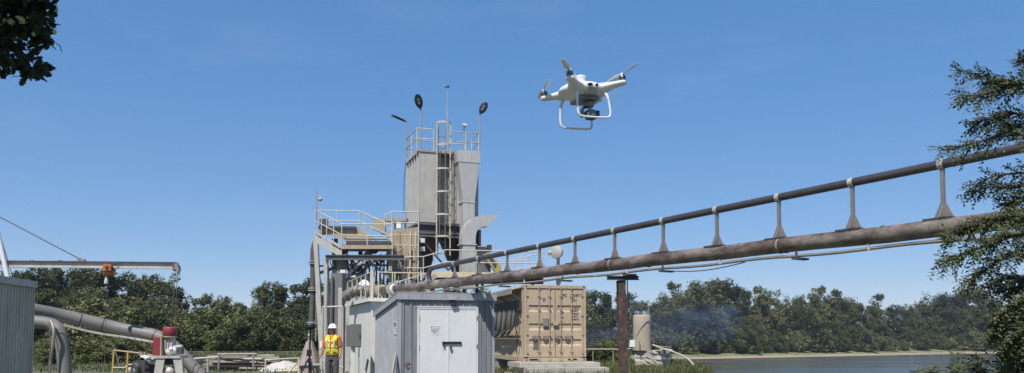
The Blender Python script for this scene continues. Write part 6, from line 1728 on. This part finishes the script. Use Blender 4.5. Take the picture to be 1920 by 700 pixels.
# shrub at the lower right corner, with a looser sapling further off on the bank
def shrub(name, label, px, Y, top_py, width, n, leaf, mat, base=None, seed=1):
    rg = random.Random(seed); x0_ = XA(px, Y); zb_ = ground_z(x0_, Y) if base is None else base
    zt_ = P(px, top_py, Y).z; H = zt_ - zb_
    t_ = thing(name, label, 'shrub', (x0_, Y, zb_)); wd_ = MB(); lf_ = MB()
    for i in range(n):
        th = rg.uniform(0, 6.28); sp = width * rg.uniform(.2, 1.0); h = H * rg.uniform(.55, 1.0)
        pth = smooth_path([V((x0_, Y, zb_ - .05)), V((x0_ + sp * .35 * math.cos(th), Y + sp * .35 * math.sin(th), zb_ + h * .6)), V((x0_ + sp * math.cos(th), Y + sp * math.sin(th), zb_ + h))], 6)
        wd_.tube(pth, .012, 5, True, [lerp(1, .2, k / (len(pth) - 1)) for k in range(len(pth))])
        for k in range(2, len(pth)):
            for s_ in range(3):
                d = V((rg.gauss(0, 1), rg.gauss(0, 1), rg.gauss(.2, .6))).normalized(); Ln = rg.uniform(.12, .3) * H / 2
                nl = 9; b = pth[k].lerp(pth[k - 1], rg.random())
                up = V((rg.gauss(0, .4), rg.gauss(-.3, .4), 1)).normalized()
                for q in range(1, nl + 1):
                    c = b + d * Ln * q / nl + V((0, 0, -.2 * Ln * (q / nl) ** 2)); sd_ = d.cross(up).normalized() * (1 if q % 2 else -1)
                    leafy(lf_, c, (d * .5 + sd_ * .8 + V((0, 0, rg.gauss(-.1, .2)))).normalized(), (up + V((rg.gauss(0, .3), rg.gauss(0, .3), 0))).normalized(), leaf * rg.uniform(.7, 1.3), leaf * .27)
    wd_.build('stem', m_bark, t_); lf_.build('foliage', mat, t_); return t_
lf_olive = leaf_mat('leaf_olive', (.05, .062, .022), (.12, .125, .05), .2)
shrub('leafy_shrub', 'olive green shrub in the lower right corner', 1925, 9.0, 545, .40, 46, .05, lf_olive, seed=3)
shrub('sapling', 'thin green sapling on the bank against the far shore', 1798, 24.0, 634, .4, 12, .11, lf_far[1], seed=4)
shrub('low_shrub', 'low leafy shrub top at the bottom edge by the water', 1752, 13.0, 683, .35, 16, .06, lf_far[1], seed=5)
shrub('low_shrub', 'weedy shrub between the sapling and the lower right corner', 1850, 16.0, 668, .4, 14, .07, lf_far[0], seed=6)

# overhanging oak at the upper left
ok = thing('oak_tree', 'dark lobed leaf branch hanging into the upper left corner', 'tree', (P(-420, 630, 7).x, 7.4, 0))
ox = P(-420, 630, 7).x
wd_ = MB(); lf_ = MB(); rg = random.Random(9)
wd_.tube(smooth_path([V((ox, 7.4, -.1)), V((ox + .05, 7.4, 2)), V((ox, 7.3, 4.2)), V((ox + .2, 7.3, 6.5))], 5), .2, 12, True, [lerp(1, .5, i / 15) for i in range(16)])
blobs = [(18, 40, 46), (60, 20, 34), (75, 62, 24), (38, 70, 40), (8, 95, 28), (66, 122, 20), (50, 132, 14), (30, 112, 16), (78, 40, 20), (85, 10, 12), (10, 10, 60), (-60, 60, 60), (-40, 10, 60), (-90, 110, 50), (40, -40, 60), (-120, -20, 90), (-40, -90, 90), (60, -110, 60), (-180, 60, 80), (-200, -120, 110), (-90, -200, 110), (30, -190, 80), (-280, -40, 100), (-10, 120, 14), (-60, -130, 81), (20, -140, 81), (80, -150, 81), (-120, -160, 81), (50, -240, 81), (-40, -250, 81), (110, -230, 81)]  # last equal-sized clumps: unseen foliage added above to shade the visible leaves
hub = P(-200, -20, 7.2)
lobes = [(0, .0), (.12, .10), (.25, .30), (.36, .20), (.50, .40), (.62, .22), (.78, .30), (.88, .12), (1.0, 0)]
for bxp, byp, br in blobs:
    yb = 7.0 + rg.uniform(-.1, .3) if byp > -125 or br != 81 else 6.1
    c = P(bxp, byp, yb); rad = br * 7.0 / F
    wd_.tube([hub, hub.lerp(c, .6) + V((0, 0, .12)), c], .03, 6, True, [1, .5, .15])
    for i in range(int(br * br * .055) + 14):
        d = V((rg.gauss(0, 1), rg.gauss(0, 1), rg.gauss(0, 1))).normalized() * rad * rg.uniform(.3, 1.0) ** .5
        d.y *= 1.3
        p = c + d; ld = V((rg.gauss(.2, 1), rg.gauss(0, 1), rg.gauss(-.5, .5))).normalized()
        nr = V((rg.gauss(0, .6), rg.gauss(-.5, .6), .8)).normalized(); sd_ = nr.cross(ld).normalized(); Ln = rg.uniform(.07, .12)
        pl_ = [p + ld * Ln * a + sd_ * Ln * b for a, b in lobes] + [p + ld * Ln * a - sd_ * Ln * b for a, b in lobes[-2:0:-1]]
        k = len(lf_.v); lf_.v += [tuple(q) for q in pl_]; lf_.f.append(list(range(k, k + len(pl_)))); lf_.sm.append(False)
wd_.tube([V((ox + .05, 7.3, 4.6)), hub], .06, 8)
wd_.tube([P(98, 72, 7), P(103, 80, 7), P(112, 86, 7), P(116, 98, 7)], .004, 4)
wd_.build('trunk', m_bark, ok); lf_.build('crown', lf_oak, ok)
# ------------------------------------------------------------------ thin summer haze over the river
m_haze = bpy.data.materials.new('haze_air'); m_haze.use_nodes = True
t = m_haze.node_tree; n = t.nodes; n.remove(n['Principled BSDF'])
pv = n.new('ShaderNodeVolumePrincipled'); pv.inputs['Color'].default_value = (.80, .88, 1.0, 1); pv.inputs['Density'].default_value = .00022; pv.inputs['Anisotropy'].default_value = .2
t.links.new(pv.outputs['Volume'], n['Material Output'].inputs['Volume'])
o = MB().abox(-2600, 2600, -400, 3200, -8.0, 32.0).build('haze', m_haze); tag(o, 'thin bluish summer haze over the river', 'haze', kind='stuff')
